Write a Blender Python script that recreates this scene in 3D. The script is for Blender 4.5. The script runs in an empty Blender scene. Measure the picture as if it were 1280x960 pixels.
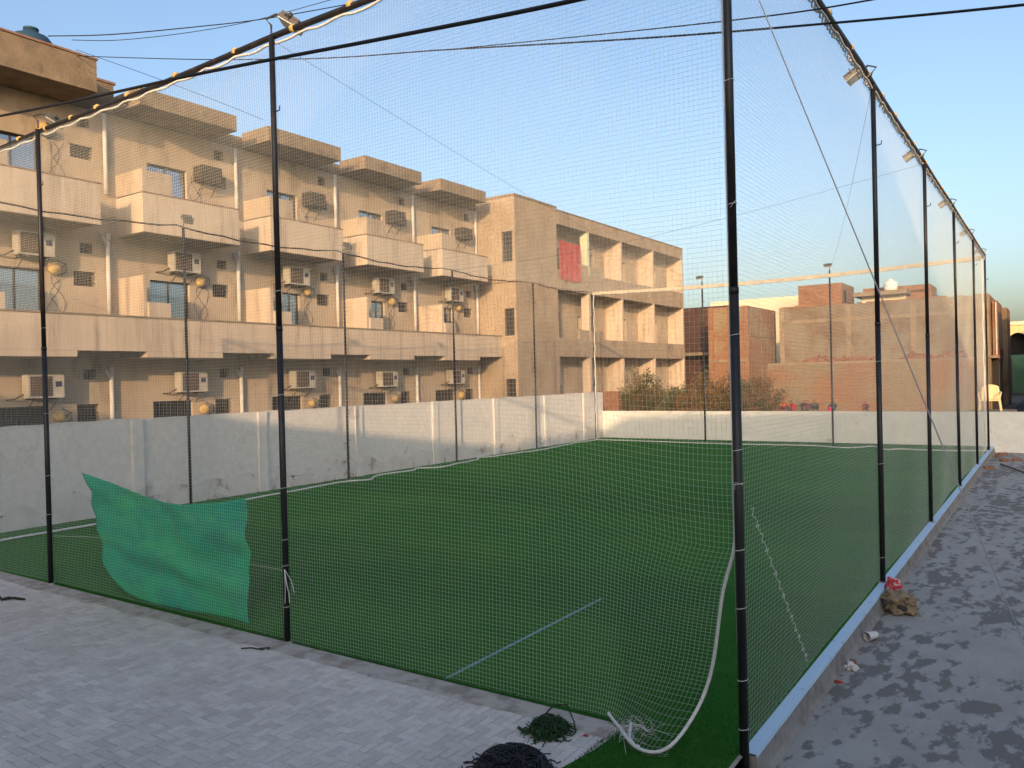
import bpy, bmesh, math, random
import numpy as np
from mathutils import Vector, Matrix, noise
random.seed(7); rng = np.random.default_rng(7)
sc = bpy.context.scene
COL = sc.collection
# ------------------------------------------------------------------ camera
F, YAW, PITCH, ROLL = 999.3, 0.5983, -0.0063, -0.0247
CAM = Vector((1.7276, -5.124, 2.5))
fw = Vector((-math.sin(YAW)*math.cos(PITCH), math.cos(YAW)*math.cos(PITCH), math.sin(PITCH)))
r0 = Vector((math.cos(YAW), math.sin(YAW), 0)); u0 = r0.cross(fw)
rt = r0*math.cos(ROLL)+u0*math.sin(ROLL); up = -r0*math.sin(ROLL)+u0*math.cos(ROLL)
cd = bpy.data.cameras.new('camera'); cam = bpy.data.objects.new('camera', cd); COL.objects.link(cam)
cam.matrix_world = Matrix(((rt.x, up.x, -fw.x, CAM.x), (rt.y, up.y, -fw.y, CAM.y), (rt.z, up.z, -fw.z, CAM.z), (0, 0, 0, 1)))
cd.sensor_width = 36; cd.lens = F/1280*36; cd.clip_start = .05; cd.clip_end = 3000
sc.camera = cam
def px(P):
    d = Vector(P)-CAM; z = d.dot(fw)
    return (640+F*d.dot(rt)/z, 480-F*d.dot(up)/z, z) if z > .1 else (-9e9, 0, z)
def ray(x, y): return fw+rt*((x-640)/F)-up*((y-480)/F)
def onX(x, y, X): d = ray(x, y); return CAM+d*((X-CAM.x)/d.x)
def onY(x, y, Y): d = ray(x, y); return CAM+d*((Y-CAM.y)/d.y)
def onZ(x, y, Z=0.): d = ray(x, y); return CAM+d*((Z-CAM.z)/d.z)
# ------------------------------------------------------------------ light
SUN = Vector((-.49, 1, -.235)).normalized()          # direction the light travels
el = math.asin(-SUN.z); az = math.atan2(-SUN.x, -SUN.y)   # clockwise from +Y
w = bpy.data.worlds.new('World'); sc.world = w; w.use_nodes = True
nt = w.node_tree; bg = nt.nodes['Background']
sky = nt.nodes.new('ShaderNodeTexSky'); sky.sky_type = 'NISHITA'; sky.sun_disc = False
sky.sun_elevation = el; sky.sun_rotation = az
sky.altitude = 0; sky.air_density = 1.05; sky.dust_density = 4.0; sky.ozone_density = 2.1
tint = nt.nodes.new('ShaderNodeMix'); tint.data_type = 'RGBA'; tint.blend_type = 'MULTIPLY'; tint.inputs[0].default_value = 1; tint.inputs[7].default_value = (1.0, .965, .975, 1)   # even white balance over the whole sky
nt.links.new(sky.outputs[0], tint.inputs[6]); nt.links.new(tint.outputs[2], bg.inputs[0]); bg.inputs[1].default_value = .15
sl = bpy.data.lights.new('sun', 'SUN'); so = bpy.data.objects.new('sun', sl); COL.objects.link(so)
so.rotation_euler = (-SUN).to_track_quat('Z', 'Y').to_euler()
sl.energy = 2.0; sl.angle = math.radians(.53); sl.color = (1, .66, .36)
vs = sc.view_settings; vs.view_transform = 'Standard'; vs.look = 'None'; vs.gamma = 1; vs.use_curve_mapping = False
vs.exposure = 1.12
sc.cycles.max_bounces = 6; sc.cycles.diffuse_bounces = 2
# ------------------------------------------------------------------ materials
MATS = {}
def mat(name, c, rough=.85, c2=None, sc1=3., det=6., lo=.35, hi=.65, bump=0., bs=40., metal=0., island=0., stretch=(1, 1, 1), c3=None, s3=.6, lo3=.5, hi3=.62, spec=.3, bd=.02, trans=0., dist=0., small=0.):
    m = bpy.data.materials.new(name); m.use_nodes = True; n = m.node_tree; N = n.nodes.new; L = n.links.new
    b = n.nodes['Principled BSDF']; b.inputs['Roughness'].default_value = rough; b.inputs['Metallic'].default_value = metal
    b.inputs['Specular IOR Level'].default_value = spec
    geo = N('ShaderNodeNewGeometry'); mp = N('ShaderNodeMapping'); mp.inputs['Scale'].default_value = stretch
    L(geo.outputs['Position'], mp.inputs[0])
    col = N('ShaderNodeRGB'); col.outputs[0].default_value = (*c, 1); out = col.outputs[0]
    def nz(s, d, rg=.6):
        t = N('ShaderNodeTexNoise'); t.inputs['Scale'].default_value = s; t.inputs['Detail'].default_value = d; t.inputs['Roughness'].default_value = rg; t.inputs['Distortion'].default_value = dist
        L(mp.outputs[0], t.inputs['Vector']); return t.outputs['Fac']
    def ramp(src, a, z):
        r = N('ShaderNodeMapRange'); r.inputs['From Min'].default_value = a; r.inputs['From Max'].default_value = z; L(src, r.inputs[0]); return r.outputs[0]
    def mix(f, a, bcol):
        x = N('ShaderNodeMix'); x.data_type = 'RGBA'; L(f, x.inputs[0]); L(a, x.inputs[6])
        if isinstance(bcol, tuple): x.inputs[7].default_value = (*bcol, 1)
        else: L(bcol, x.inputs[7])
        return x.outputs[2]
    if c2: out = mix(ramp(nz(sc1, det), lo, hi), out, c2)
    if c3:
        f3 = nz(s3, 8., .68)
        if small:
            av = N('ShaderNodeMath'); av.operation = 'MULTIPLY_ADD'; L(nz(small, 4., .6), av.inputs[0]); av.inputs[1].default_value = .62
            hf = N('ShaderNodeMath'); hf.operation = 'MULTIPLY'; L(f3, hf.inputs[0]); hf.inputs[1].default_value = .55; L(hf.outputs[0], av.inputs[2]); f3 = av.outputs[0]
        out = mix(ramp(f3, lo3, hi3), out, c3)
    if island:
        oi = N('ShaderNodeObjectInfo'); ad = N('ShaderNodeMath'); ad.operation = 'ADD'; L(oi.outputs['Random'], ad.inputs[0]); L(geo.outputs['Random Per Island'], ad.inputs[1])
        fr = N('ShaderNodeMath'); fr.operation = 'FRACT'; L(ad.outputs[0], fr.inputs[0])
        mr = N('ShaderNodeMapRange'); mr.inputs['To Min'].default_value = 1-island; mr.inputs['To Max'].default_value = 1+island; L(fr.outputs[0], mr.inputs[0])
        hs = N('ShaderNodeHueSaturation'); L(mr.outputs[0], hs.inputs['Value']); L(out, hs.inputs['Color']); out = hs.outputs[0]
    L(out, b.inputs['Base Color'])
    if bump:
        bp = N('ShaderNodeBump'); bp.inputs['Strength'].default_value = bump; bp.inputs['Distance'].default_value = bd
        L(nz(bs, 5.), bp.inputs['Height']); L(bp.outputs[0], b.inputs['Normal'])
    if trans:
        t = N('ShaderNodeBsdfTranslucent'); L(out, t.inputs[0]); ms = N('ShaderNodeMixShader'); ms.inputs[0].default_value = trans
        L(b.outputs[0], ms.inputs[1]); L(t.outputs[0], ms.inputs[2]); L(ms.outputs[0], n.nodes['Material Output'].inputs[0])
    MATS[name] = m; return m
def brick_mat(name, c1, c2, mortar, plaster=None, pl=(.5, .56), axis='x', ps=.35, ps2=(1, 1, 1)):
    m = bpy.data.materials.new(name); m.use_nodes = True; n = m.node_tree; N = n.nodes.new; L = n.links.new
    b = n.nodes['Principled BSDF']; b.inputs['Roughness'].default_value = .9; b.inputs['Specular IOR Level'].default_value = .2
    geo = N('ShaderNodeNewGeometry'); sp = N('ShaderNodeSeparateXYZ'); L(geo.outputs['Position'], sp.inputs[0])
    cb = N('ShaderNodeCombineXYZ'); L(sp.outputs[0 if axis == 'x' else 1], cb.inputs[0]); L(sp.outputs[2], cb.inputs[1])
    t = N('ShaderNodeTexBrick'); L(cb.outputs[0], t.inputs[0]); t.inputs['Scale'].default_value = 1
    t.inputs['Brick Width'].default_value = .235; t.inputs['Row Height'].default_value = .085; t.inputs['Mortar Size'].default_value = .009; t.inputs['Bias'].default_value = -.1
    t.inputs['Color1'].default_value = (*c1, 1); t.inputs['Color2'].default_value = (*c2, 1); t.inputs['Mortar'].default_value = (*mortar, 1)
    out = t.outputs[0]
    def ns(scale, vec, d=8.):
        z = N('ShaderNodeTexNoise'); z.inputs['Scale'].default_value = scale; z.inputs['Detail'].default_value = d; z.inputs['Roughness'].default_value = .65
        mp = N('ShaderNodeMapping'); mp.inputs['Scale'].default_value = vec; L(geo.outputs['Position'], mp.inputs[0]); L(mp.outputs[0], z.inputs['Vector']); return z.outputs[0]
    def mx(f, a, c, lo, hi):
        r = N('ShaderNodeMapRange'); r.inputs[1].default_value = lo; r.inputs[2].default_value = hi; L(f, r.inputs[0])
        x = N('ShaderNodeMix'); x.data_type = 'RGBA'; L(r.outputs[0], x.inputs[0]); L(a, x.inputs[6]); x.inputs[7].default_value = (*c, 1); return x.outputs[2]
    out = mx(ns(1.6, (1, 1, 1)), out, tuple(v*.55 for v in c1), .52, .75)
    if plaster: out = mx(ns(ps, ps2), out, plaster, *pl)
    out = mx(ns(9., (1, 1, 2.2), 4.), out, tuple(v*.5 for v in (plaster or c1)), .50, .72)
    out = mx(ns(1.1, (2.2, 2.2, .35)), out, tuple(v*.62 for v in (plaster or c1)), .56, .74)
    L(out, b.inputs['Base Color'])
    bp = N('ShaderNodeBump'); bp.inputs['Strength'].default_value = .9; bp.inputs['Distance'].default_value = .03; L(t.outputs['Fac'], bp.inputs['Height']); bp.invert = True
    L(bp.outputs[0], b.inputs['Normal']); MATS[name] = m; return m
mat('dirt', (.20, .15, .11), c2=(.12, .10, .075), sc1=.8, bump=.4, bs=9)
mat('turf', (.034, .168, .022), .9, c2=(.021, .115, .015), sc1=160, det=3, lo=.3, hi=.7, c3=(.052, .178, .020), s3=.45, lo3=.45, hi3=.7, bump=.9, bs=260, spec=.12, bd=.012)
def bands(m, axis, wdt, amt):
    n = m.node_tree; N = n.nodes.new; L = n.links.new; b = n.nodes['Principled BSDF']; src = b.inputs['Base Color'].links[0].from_socket
    g_ = N('ShaderNodeNewGeometry'); sp = N('ShaderNodeSeparateXYZ'); L(g_.outputs['Position'], sp.inputs[0])
    dv = N('ShaderNodeMath'); dv.operation = 'DIVIDE'; L(sp.outputs[axis], dv.inputs[0]); dv.inputs[1].default_value = wdt
    fl = N('ShaderNodeMath'); fl.operation = 'FLOOR'; L(dv.outputs[0], fl.inputs[0])
    wn = N('ShaderNodeTexWhiteNoise'); wn.noise_dimensions = '1D'; L(fl.outputs[0], wn.inputs['W'])
    mr = N('ShaderNodeMapRange'); mr.inputs['To Min'].default_value = 1-amt; mr.inputs['To Max'].default_value = 1+amt; L(wn.outputs[0], mr.inputs[0])
    hs = N('ShaderNodeHueSaturation'); L(mr.outputs[0], hs.inputs['Value']); L(src, hs.inputs['Color']); L(hs.outputs[0], b.inputs['Base Color'])
bands(MATS['turf'], 1, 2.0, .10)
mat('concrete', (.345, .33, .305), .8, c2=(.30, .285, .265), sc1=4, det=10, lo=.4, hi=.62, c3=(.16, .145, .132), s3=.85, lo3=.583, hi3=.625, small=7.0, stretch=(1, .5, 1), bump=.35, bs=30, spec=.35)
mat('mortar_strip', (.40, .37, .33), .9, c2=(.27, .24, .20), sc1=5, lo=.45, hi=.6, bump=.6, bs=22)
mat('paver', (.57, .54, .50), .82, c2=(.50, .47, .435), sc1=30, c3=(.45, .41, .38), s3=.55, lo3=.42, hi3=.7, island=.12, bump=.25, bs=90)
mat('joint', (.12, .11, .10), .95, c2=(.2, .18, .16), sc1=8)
mat('kerb_side', (.30, .28, .26), .9, c2=(.19, .175, .16), sc1=6, bump=.4, bs=30)
mat('kerb_paint', (.40, .58, .74), .7, c2=(.46, .60, .72), sc1=9, c3=(.3, .32, .33), s3=6, lo3=.6, hi3=.68, bump=.2)
mat('whitewash', (.80, .76, .73), .95, c2=(.71, .67, .64), sc1=7, c3=(.48, .43, .40), s3=1.15, lo3=.60, hi3=.70, bump=1., bs=26, bd=.035)
mat('whitewash_base', (.66, .61, .58), .95, c2=(.75, .71, .68), sc1=2.2, lo=.40, hi=.6, c3=(.42, .35, .31), s3=2.5, lo3=.55, hi3=.64, bump=1., bs=26, bd=.035)
mat('white_brick', (.78, .77, .72), .9, c2=(.70, .69, .64), sc1=3, c3=(.42, .40, .36), s3=1.6, lo3=.62, hi3=.72, bump=.3, bs=30)
mat('plaster', (.47, .375, .28), .92, c2=(.385, .30, .215), sc1=1.1, c3=(.22, .16, .11), s3=.9, lo3=.52, hi3=.72, bump=.35, bs=22, stretch=(1, 1, .45))
mat('plaster_pale', (.54, .435, .335), .9, c2=(.46, .37, .285), sc1=1.3, c3=(.30, .235, .18), s3=1.5, lo3=.50, hi3=.70, bump=.2, bs=30, stretch=(2.2, 2.2, .22))
mat('raw_concrete', (.28, .21, .145), .95, c2=(.19, .145, .10), sc1=2.4, c3=(.12, .09, .065), s3=1.6, lo3=.55, hi3=.72, bump=.5, bs=18)
mat('coping', (.22, .11, .085), .8, c2=(.3, .2, .15), sc1=5)
mat('tower', (.38, .29, .205), .95, c2=(.30, .225, .155), sc1=1.3, c3=(.21, .155, .11), s3=.9, lo3=.54, hi3=.7, bump=.35, bs=20, stretch=(1, 1, .6))
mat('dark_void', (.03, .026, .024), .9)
mat('dark_frame', (.05, .04, .035), .6)
mat('pane', (.40, .45, .5), .07, metal=.85, spec=.8)
mat('pipe', (.62, .60, .58), .6, c2=(.5, .47, .44), sc1=4)
mat('pole', (.008, .008, .009), .5, c2=(.03, .022, .018), sc1=9, lo=.5, hi=.75, spec=.5)
mat('rail', (.016, .016, .018), .45, c2=(.06, .035, .022), sc1=6, lo=.5, hi=.75)
mat('thread', (.70, .71, .64), .7, spec=.2)
mat('rope', (.72, .71, .68), .8, c2=(.58, .56, .52), sc1=25)
mat('tie', (.72, .70, .66), .7)
mat('tie_yellow', (.62, .42, .14), .7, c2=(.5, .36, .16), sc1=20)
mat('cable', (.012, .012, .013), .55)
mat('guy', (.42, .42, .43), .45, metal=.3)
mat('lamp_body', (.06, .06, .065), .5)
mat('lamp_grey', (.22, .18, .14), .5)
mat('lamp_glass', (.55, .53, .48), .25)
mat('ac_white', (.48, .45, .40), .6, c2=(.37, .34, .29), sc1=3)
mat('ac_grill', (.09, .07, .055), .7)
mat('fan', (.11, .075, .055), .7)
mat('ac_old', (.035, .026, .02), .8, c2=(.06, .045, .03), sc1=6)
mat('sticker', (.03, .035, .10), .5)
mat('hood', (.52, .36, .14), .7, c2=(.3, .2, .09), sc1=9, lo=.45)
mat('green_cloth', (.016, .42, .25), .75, c2=(.045, .52, .22), sc1=1.3, lo=.4, hi=.65, c3=(.016, .33, .23), s3=2.2, lo3=.5, hi3=.7, bump=.25, bs=120, trans=.2, stretch=(1, 1, 2.5))
mat('green_stain', (.10, .30, .08), .75)
mat('red_cloth', (.42, .045, .04), .8, c2=(.34, .035, .035), sc1=2)
mat('green_wall', (.5, .53, .38), .85)
mat('line_blue', (.20, .38, .42), .8, c2=(.1, .22, .2), sc1=30)
mat('black_net', (.010, .011, .016), .5, c2=(.022, .024, .034), sc1=30)
mat('dark_green_net', (.012, .035, .012), .7, c2=(.02, .06, .018), sc1=40)
mat('twig', (.03, .035, .022), .9)
mat('sack', (.30, .235, .145), .9, c2=(.20, .15, .09), sc1=14, c3=(.06, .05, .04), s3=11, lo3=.6, hi3=.64, bump=.6, bs=40)
mat('sack_dark', (.045, .04, .038), .9)
mat('packet_red', (.50, .05, .07), .5, c2=(.62, .5, .48), sc1=14, lo=.5, hi=.54)
mat('packet_white', (.62, .6, .6), .5)
mat('brown', (.25, .12, .06), .8)
mat('red_bit', (.35, .05, .03), .8)
mat('loose_brick', (.29, .14, .085), .9, c2=(.21, .10, .065), sc1=12, bump=.4)
mat('leaf', (.075, .10, .024), .75, c2=(.20, .13, .05), sc1=1.1, lo=.4, hi=.6, island=.45, trans=.25)
mat('leaf_dry', (.24, .13, .05), .8, c2=(.12, .11, .035), sc1=1.5, lo=.45, hi=.6, island=.4, trans=.25)
mat('bark', (.16, .10, .06), .9)
mat('maroon_board', (.13, .03, .03), .7)
mat('skin', (.25, .13, .08), .6); mat('hair', (.012, .01, .01), .6)
for nme, c in dict(grey=(.06, .065, .075), orange=(.55, .12, .03), red=(.45, .03, .04), dark=(.03, .03, .035), slate=(.07, .075, .08), maroon=(.12, .02, .04), blue=(.05, .06, .08)).items(): mat('cloth_'+nme, c, .9)
mat('pink_bag', (.6, .03, .14), .6)
mat('chair', (.70, .55, .30), .55)
mat('tank_blue', (.025, .06, .10), .5); mat('tank_white', (.7, .68, .64), .5); mat('tank_bright', (.04, .10, .35), .5)
mat('cream', (.66, .58, .42), .9, c2=(.6, .5, .36), sc1=.8)
mat('mint', (.17, .30, .17), .9, c2=(.12, .23, .13), sc1=.8)
mat('lemon', (.62, .55, .26), .9, c2=(.55, .47, .24), sc1=1)
mat('road', (.05, .05, .055), .9, c2=(.09, .08, .075), sc1=1.5)
brick_mat('brick_red', (.34, .165, .085), (.26, .115, .058), (.24, .19, .14))
brick_mat('brick_shaded', (.10, .042, .03), (.075, .03, .024), (.10, .08, .065))  # shade of the recess painted into the brick and mortar colours
brick_mat('brick_red_side', (.34, .16, .085), (.26, .11, .06), (.30, .235, .18), plaster=(.33, .25, .18), pl=(.52, .6), axis='y', ps=.5)
brick_mat('brick_part', (.33, .155, .075), (.26, .11, .055), (.24, .185, .13), plaster=(.30, .21, .125), pl=(.5, .57), ps=.45)
brick_mat('brick_plastered', (.23, .145, .085), (.17, .105, .065), (.15, .125, .09), plaster=(.25, .205, .15), pl=(.42, .54), ps=.5)
brick_mat('brick_low', (.31, .155, .08), (.24, .11, .058), (.21, .165, .115), plaster=(.24, .185, .125), pl=(.41, .54), ps=.4)
# ------------------------------------------------------------------ mesh helpers
class MB:
    def __init__(s): s.v = []; s.f = []
    def add(s, vs, fs):
        o = len(s.v); s.v += [tuple(v) for v in vs]; s.f += [tuple(o+i for i in f) for f in fs]; return s
    def box(s, x0, x1, y0, y1, z0, z1):
        return s.add([(x0, y0, z0), (x1, y0, z0), (x1, y1, z0), (x0, y1, z0), (x0, y0, z1), (x1, y0, z1), (x1, y1, z1), (x0, y1, z1)],
                     [(0, 3, 2, 1), (4, 5, 6, 7), (0, 1, 5, 4), (1, 2, 6, 5), (2, 3, 7, 6), (3, 0, 4, 7)])
    def obox(s, c, ax, ay, az_, hx, hy, hz):
        c = Vector(c); V = [c+ax*(i*hx)+ay*(j*hy)+az_*(k*hz) for k in (-1, 1) for i, j in ((-1, -1), (1, -1), (1, 1), (-1, 1))]
        return s.add(V, [(0, 3, 2, 1), (4, 5, 6, 7), (0, 1, 5, 4), (1, 2, 6, 5), (2, 3, 7, 6), (3, 0, 4, 7)])
    def tube(s, pts, r, n=8, cap=True, r2=None):
        pts = [Vector(p) for p in pts]; m = len(pts); rings = []
        for i, p in enumerate(pts):
            t = (pts[min(i+1, m-1)]-pts[max(i-1, 0)]).normalized()
            a = t.orthogonal() if abs(t.z) > .95 else t.cross(Vector((0, 0, 1))); a.normalize(); b = t.cross(a)
            rr = (r if r2 is None else r+(r2-r)*i/(m-1)) if not callable(r) else r(i/(m-1))
            rings.append([p+a*(rr*math.cos(2*math.pi*k/n))+b*(rr*math.sin(2*math.pi*k/n)) for k in range(n)])
        V = [v for q in rings for v in q]
        Fc = [(i*n+k, i*n+(k+1) % n, (i+1)*n+(k+1) % n, (i+1)*n+k) for i in range(m-1) for k in range(n)]
        if cap: Fc += [tuple(range(n-1, -1, -1)), tuple(range((m-1)*n, m*n))]
        return s.add(V, Fc)
    def lathe(s, c, prof, n=16, axis='z'):
        c = Vector(c); V = []
        for r, h in prof:
            for k in range(n):
                a = 2*math.pi*k/n; x, y = r*math.cos(a), r*math.sin(a)
                V.append(c+(Vector((x, y, h)) if axis == 'z' else Vector((h, x, y)) if axis == 'x' else Vector((x, h, y))))
        m = len(prof)
        Fc = [(i*n+k, i*n+(k+1) % n, (i+1)*n+(k+1) % n, (i+1)*n+k) for i in range(m-1) for k in range(n)]+[tuple(range(n-1, -1, -1)), tuple(range((m-1)*n, m*n))]
        return s.add(V, Fc)
    def build(s, name, m, parent=None, smooth=False):
        me = bpy.data.meshes.new(name); me.from_pydata(s.v, [], s.f)
        bm = bmesh.new(); bm.from_mesh(me); bmesh.ops.recalc_face_normals(bm, faces=bm.faces); bm.to_mesh(me); bm.free()
        me.materials.append(MATS[m]); o = bpy.data.objects.new(name, me); COL.objects.link(o)
        if smooth: me.shade_smooth()
        if parent: o.parent = parent
        return o
def bx(name, m, parent, *a): return MB().box(*a).build(name, m, parent)
def thing(name, label, cat, group=None):
    o = bpy.data.objects.new(name, None); COL.objects.link(o); return tag(o, label, cat, group)
def tag(o, label, cat, group=None):
    o['label'] = label; o['category'] = cat
    if group: o['group'] = group
    return o
def struct(o): o['kind'] = 'structure'; return o
def stuff(o): o['kind'] = 'stuff'; return o
def holed(mb, to3, a0, a1, b0, b1, holes, depth):
    """wall sheet in (a,b) with rectangular openings and reveals; to3(a,b,d) maps to space, d = depth inward"""
    A = sorted({a0, a1, *[h[0] for h in holes], *[h[1] for h in holes]}); B = sorted({b0, b1, *[h[2] for h in holes], *[h[3] for h in holes]})
    A = [a for a in A if a0 <= a <= a1]; B = [b for b in B if b0 <= b <= b1]
    for i in range(len(A)-1):
        for j in range(len(B)-1):
            ca, cb = (A[i]+A[i+1])/2, (B[j]+B[j+1])/2
            if any(h[0] < ca < h[1] and h[2] < cb < h[3] for h in holes): continue
            mb.add([to3(A[i], B[j], 0), to3(A[i+1], B[j], 0), to3(A[i+1], B[j+1], 0), to3(A[i], B[j+1], 0)], [(0, 1, 2, 3)])
    for h in holes:
        q = [(h[0], h[2]), (h[1], h[2]), (h[1], h[3]), (h[0], h[3])]
        for k in range(4):
            p, r = q[k], q[(k+1) % 4]
            mb.add([to3(*p, 0), to3(*r, 0), to3(*r, depth), to3(*p, depth)], [(0, 1, 2, 3)])
    return mb
# ------------------------------------------------------------------ ground
H = 5.874; XL, YB = -13.317, 22.742; ZC = -.17
g = MB().add([(-400, -300, -.3), (400, -300, -.3), (400, 900, -.3), (-400, 900, -.3)], [(0, 1, 2, 3)]).build('ground', 'dirt'); struct(g)
YF = 24.05; XW = -13.7
g2 = bx('back_lot', 'dirt', None, -60, 60, YF+.12, 300, -.28, 0.0); struct(g2)
sg = bx('lane', 'mortar_strip', None, -18.85, XW-.12, -40, YF+.12, -.28, .0); struct(sg)
mb = MB(); P = [(XW+.002, YF-.002), (XW+.002, .0), (-.84, .0), (-.845, -.12), (-.865, -.45), (-.93, -.8), (-.95, -1.3), (-.02, -1.3), (-.03, -.4), (-.03, YF-.002)]
mb.add([(x, y, .012) for x, y in P]+[(x, y, -.03) for x, y in P], [tuple(range(len(P)))]+[(i, (i+1) % len(P), len(P)+(i+1) % len(P), len(P)+i) for i in range(len(P))])
turf = struct(mb.build('artificial_turf', 'turf'))
# fringe of blades along the cut edge of the turf and over its nearest part
mb = MB()
def blade(x, y, h, w_=.0022):
    a = random.uniform(0, 6.28); l = random.uniform(.2, .7)*h; dx, dy = math.cos(a), math.sin(a)
    mb.add([(x-dy*w_, y+dx*w_, .010), (x+dy*w_, y-dx*w_, .010), (x+dx*l, y+dy*l, .010+h)], [(0, 1, 2)])
for i in range(60000):
    y = random.uniform(-1.25, 6.0); x = random.uniform(-.9-max(0, y)*.5, -.03)
    if random.random() < max(0, y)/6: continue
    if y < 0 and x < -.85-.1*min(1, -y/.8): continue
    blade(x, y, random.uniform(.014, .03))
for i in range(9000): blade(random.uniform(-9, -.8), random.uniform(-.006, .05), random.uniform(.012, .026))
stuff(mb.build('turf_blades', 'turf', turf))
MB().box(-2.545, -2.515, .02, 2.79, .006, .0165).build('painted_line', 'line_blue', turf)
# paving: base, edging strip, herringbone blocks
pv = struct(bx('paving', 'joint', None, -30, -.0, -9, -.19, -.25, -.012))
mb = MB(); nx = 420
for i in range(nx):
    x0, x1 = -30+30*i/nx, -30+30*(i+1)/nx
    ef = lambda q: -.21-.05*noise.noise((q*1.7, 0, 0))-.035*noise.noise((q*6, 3, 0))
    a0, a1 = ef(x0), ef(x1)
    mb.add([(x0, a0-.02, .002), (x1, a1-.02, .002), (x1, a1, .0075), (x0, a0, .0075), (x0, -.003, .009), (x1, -.003, .009)], [(0, 1, 2, 3), (3, 2, 5, 4)])
ed = mb.build('edging_strip', 'mortar_strip', pv)
def block(wx, wy):
    c = .004; g_ = .0024; x0, x1, y0, y1 = g_, wx-g_, g_, wy-g_
    V = [(x0, y0, -.02), (x1, y0, -.02), (x1, y1, -.02), (x0, y1, -.02), (x0, y0, -c), (x1, y0, -c), (x1, y1, -c), (x0, y1, -c), (x0+c, y0+c, 0), (x1-c, y0+c, 0), (x1-c, y1-c, 0), (x0+c, y1-c, 0)]
    Fq = [(8, 9, 10, 11)]
    for k in range(4): j = (k+1) % 4; Fq += [(k, j, 4+j, 4+k), (4+k, 4+j, 8+j, 8+k)]
    return V, Fq
a = .075; cells = []
for m_ in range(-280, 60):
    for n_ in range(-110, 110):
        ox, oy = (m_+2*n_)*a, (m_-2*n_)*a
        for hv, (qx, qy, wx, wy) in enumerate(((ox, oy, 2*a, a), (ox, oy+a, a, 2*a))):
            if qx < -13.6 or qx+wx > -.005 or qy+wy > -.03 or qy < -5.5: continue
            p = px((qx+wx/2, qy+wy/2, 0))
            if -60 < p[0] < 1340 and p[1] < 1010: cells.append((p[2], qx, qy, hv))
cells.sort(); bmesh_ = []
for hv in (0, 1):
    V, Fq = block(*((2*a, a) if hv == 0 else (a, 2*a))); me = bpy.data.meshes.new('paver'); me.from_pydata(V, [], Fq); me.materials.append(MATS['paver']); bmesh_.append(me)
nin = [c for c in cells if px((c[1]+.1, c[2]+.05, 0))[1] < 965]
first = set(id(c) for c in nin[:300]); rest = MB()
for c in cells:
    z = .001+random.uniform(-.0015, .0018); tx, ty = random.gauss(0, .006), random.gauss(0, .006)
    if id(c) in first:
        o = bpy.data.objects.new('paver', bmesh_[c[3]]); COL.objects.link(o); o.location = (c[1], c[2], z); o.rotation_euler = (tx, ty, random.gauss(0, .006)); o.parent = pv
    else:
        V, Fq = block(*((2*a, a) if c[3] == 0 else (a, 2*a)))
        rest.add([(x+c[1], y+c[2], q+z+tx*y-ty*x) for x, y, q in V], Fq)
stuff(rest.build('pavers_beyond', 'paver', pv))
struct(MB().box(.095, 40, -8, YF, -.29, ZC).box(-.029, .0945, -8, .034, -.29, ZC).build('concrete_yard', 'concrete'))
# kerb along the right side
kb = thing('kerb', 'low concrete kerb with pale blue painted top along the right fence', 'kerb')
KP = [(-.032, -.28), (.13, -.28), (.112, ZC), (.085, -.13), (.066, -.004), (-.032, -.004)]
MB().add([(x, .035, z) for x, z in KP]+[(x, YF-.01, z) for x, z in KP], [tuple(range(6)), tuple(range(11, 5, -1))]+[(i, (i+1) % 6, 6+(i+1) % 6, 6+i) for i in range(6)]).build('kerb_body', 'kerb_side', kb)
mb = MB(); n = 90
for i in range(n):
    y0, y1 = .033+(YF-.05)*i/n, .033+(YF-.05)*(i+1)/n
    e0 = .066+.005*noise.noise((y0*3, 1, 0)); e1 = .066+.005*noise.noise((y1*3, 1, 0))
    mb.add([(-.034, y0, .010), (e0, y0, .010), (e1, y1, .010), (-.034, y1, .010), (-.034, y0, -.004), (e0+.004, y0, -.012), (e1+.004, y1, -.012), (-.034, y1, -.004)], [(0, 1, 2, 3), (1, 5, 6, 2), (0, 3, 7, 4)])
mb.build('painted_top', 'kerb_paint', kb)
# ------------------------------------------------------------------ boundary walls
def rough_panel(name, m, parent, to3, a0, a1, b0, b1, st=.12, amp=.012, topj=.0):
    na, nb = max(2, int((a1-a0)/st)), max(2, int((b1-b0)/st)); mb = MB(); V = []
    for j in range(nb+1):
        for i in range(na+1):
            a_, b_ = a0+(a1-a0)*i/na, b0+(b1-b0)*j/nb
            if j == nb: b_ += topj*noise.noise((a_*1.3, 3, 0))
            V.append(to3(a_, b_, amp*noise.noise((a_*2.1, b_*2.1, 5))+amp*.5*noise.noise((a_*6, b_*6, 9))))
    return mb.add(V, [(j*(na+1)+i, j*(na+1)+i+1, (j+1)*(na+1)+i+1, (j+1)*(na+1)+i) for j in range(nb) for i in range(na)]).build(name, m, parent, True)
lw = thing('boundary_wall', 'tall rough whitewashed boundary wall below the balconied apartment block', 'wall')
bx('core', 'whitewash', lw, XW-.23, XW-.03, -14, YF+.1, 0, 1.84)
rough_panel('plaster_face', 'whitewash', lw, lambda a_, b_, d: (XW+d, a_, b_), -14, YF, .0, 1.88, topj=.05)
rough_panel('damp_base', 'whitewash_base', lw, lambda a_, b_, d: (XW+.012+d, a_, b_), -14, YF, .0, .42, amp=.014, topj=.6)
rough_panel('wall_top', 'whitewash', lw, lambda a_, b_, d: (b_, a_, 1.87+d+.012*noise.noise((a_*1.3, 3, 0))), -14, YF, XW-.23, XW+.01)
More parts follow.
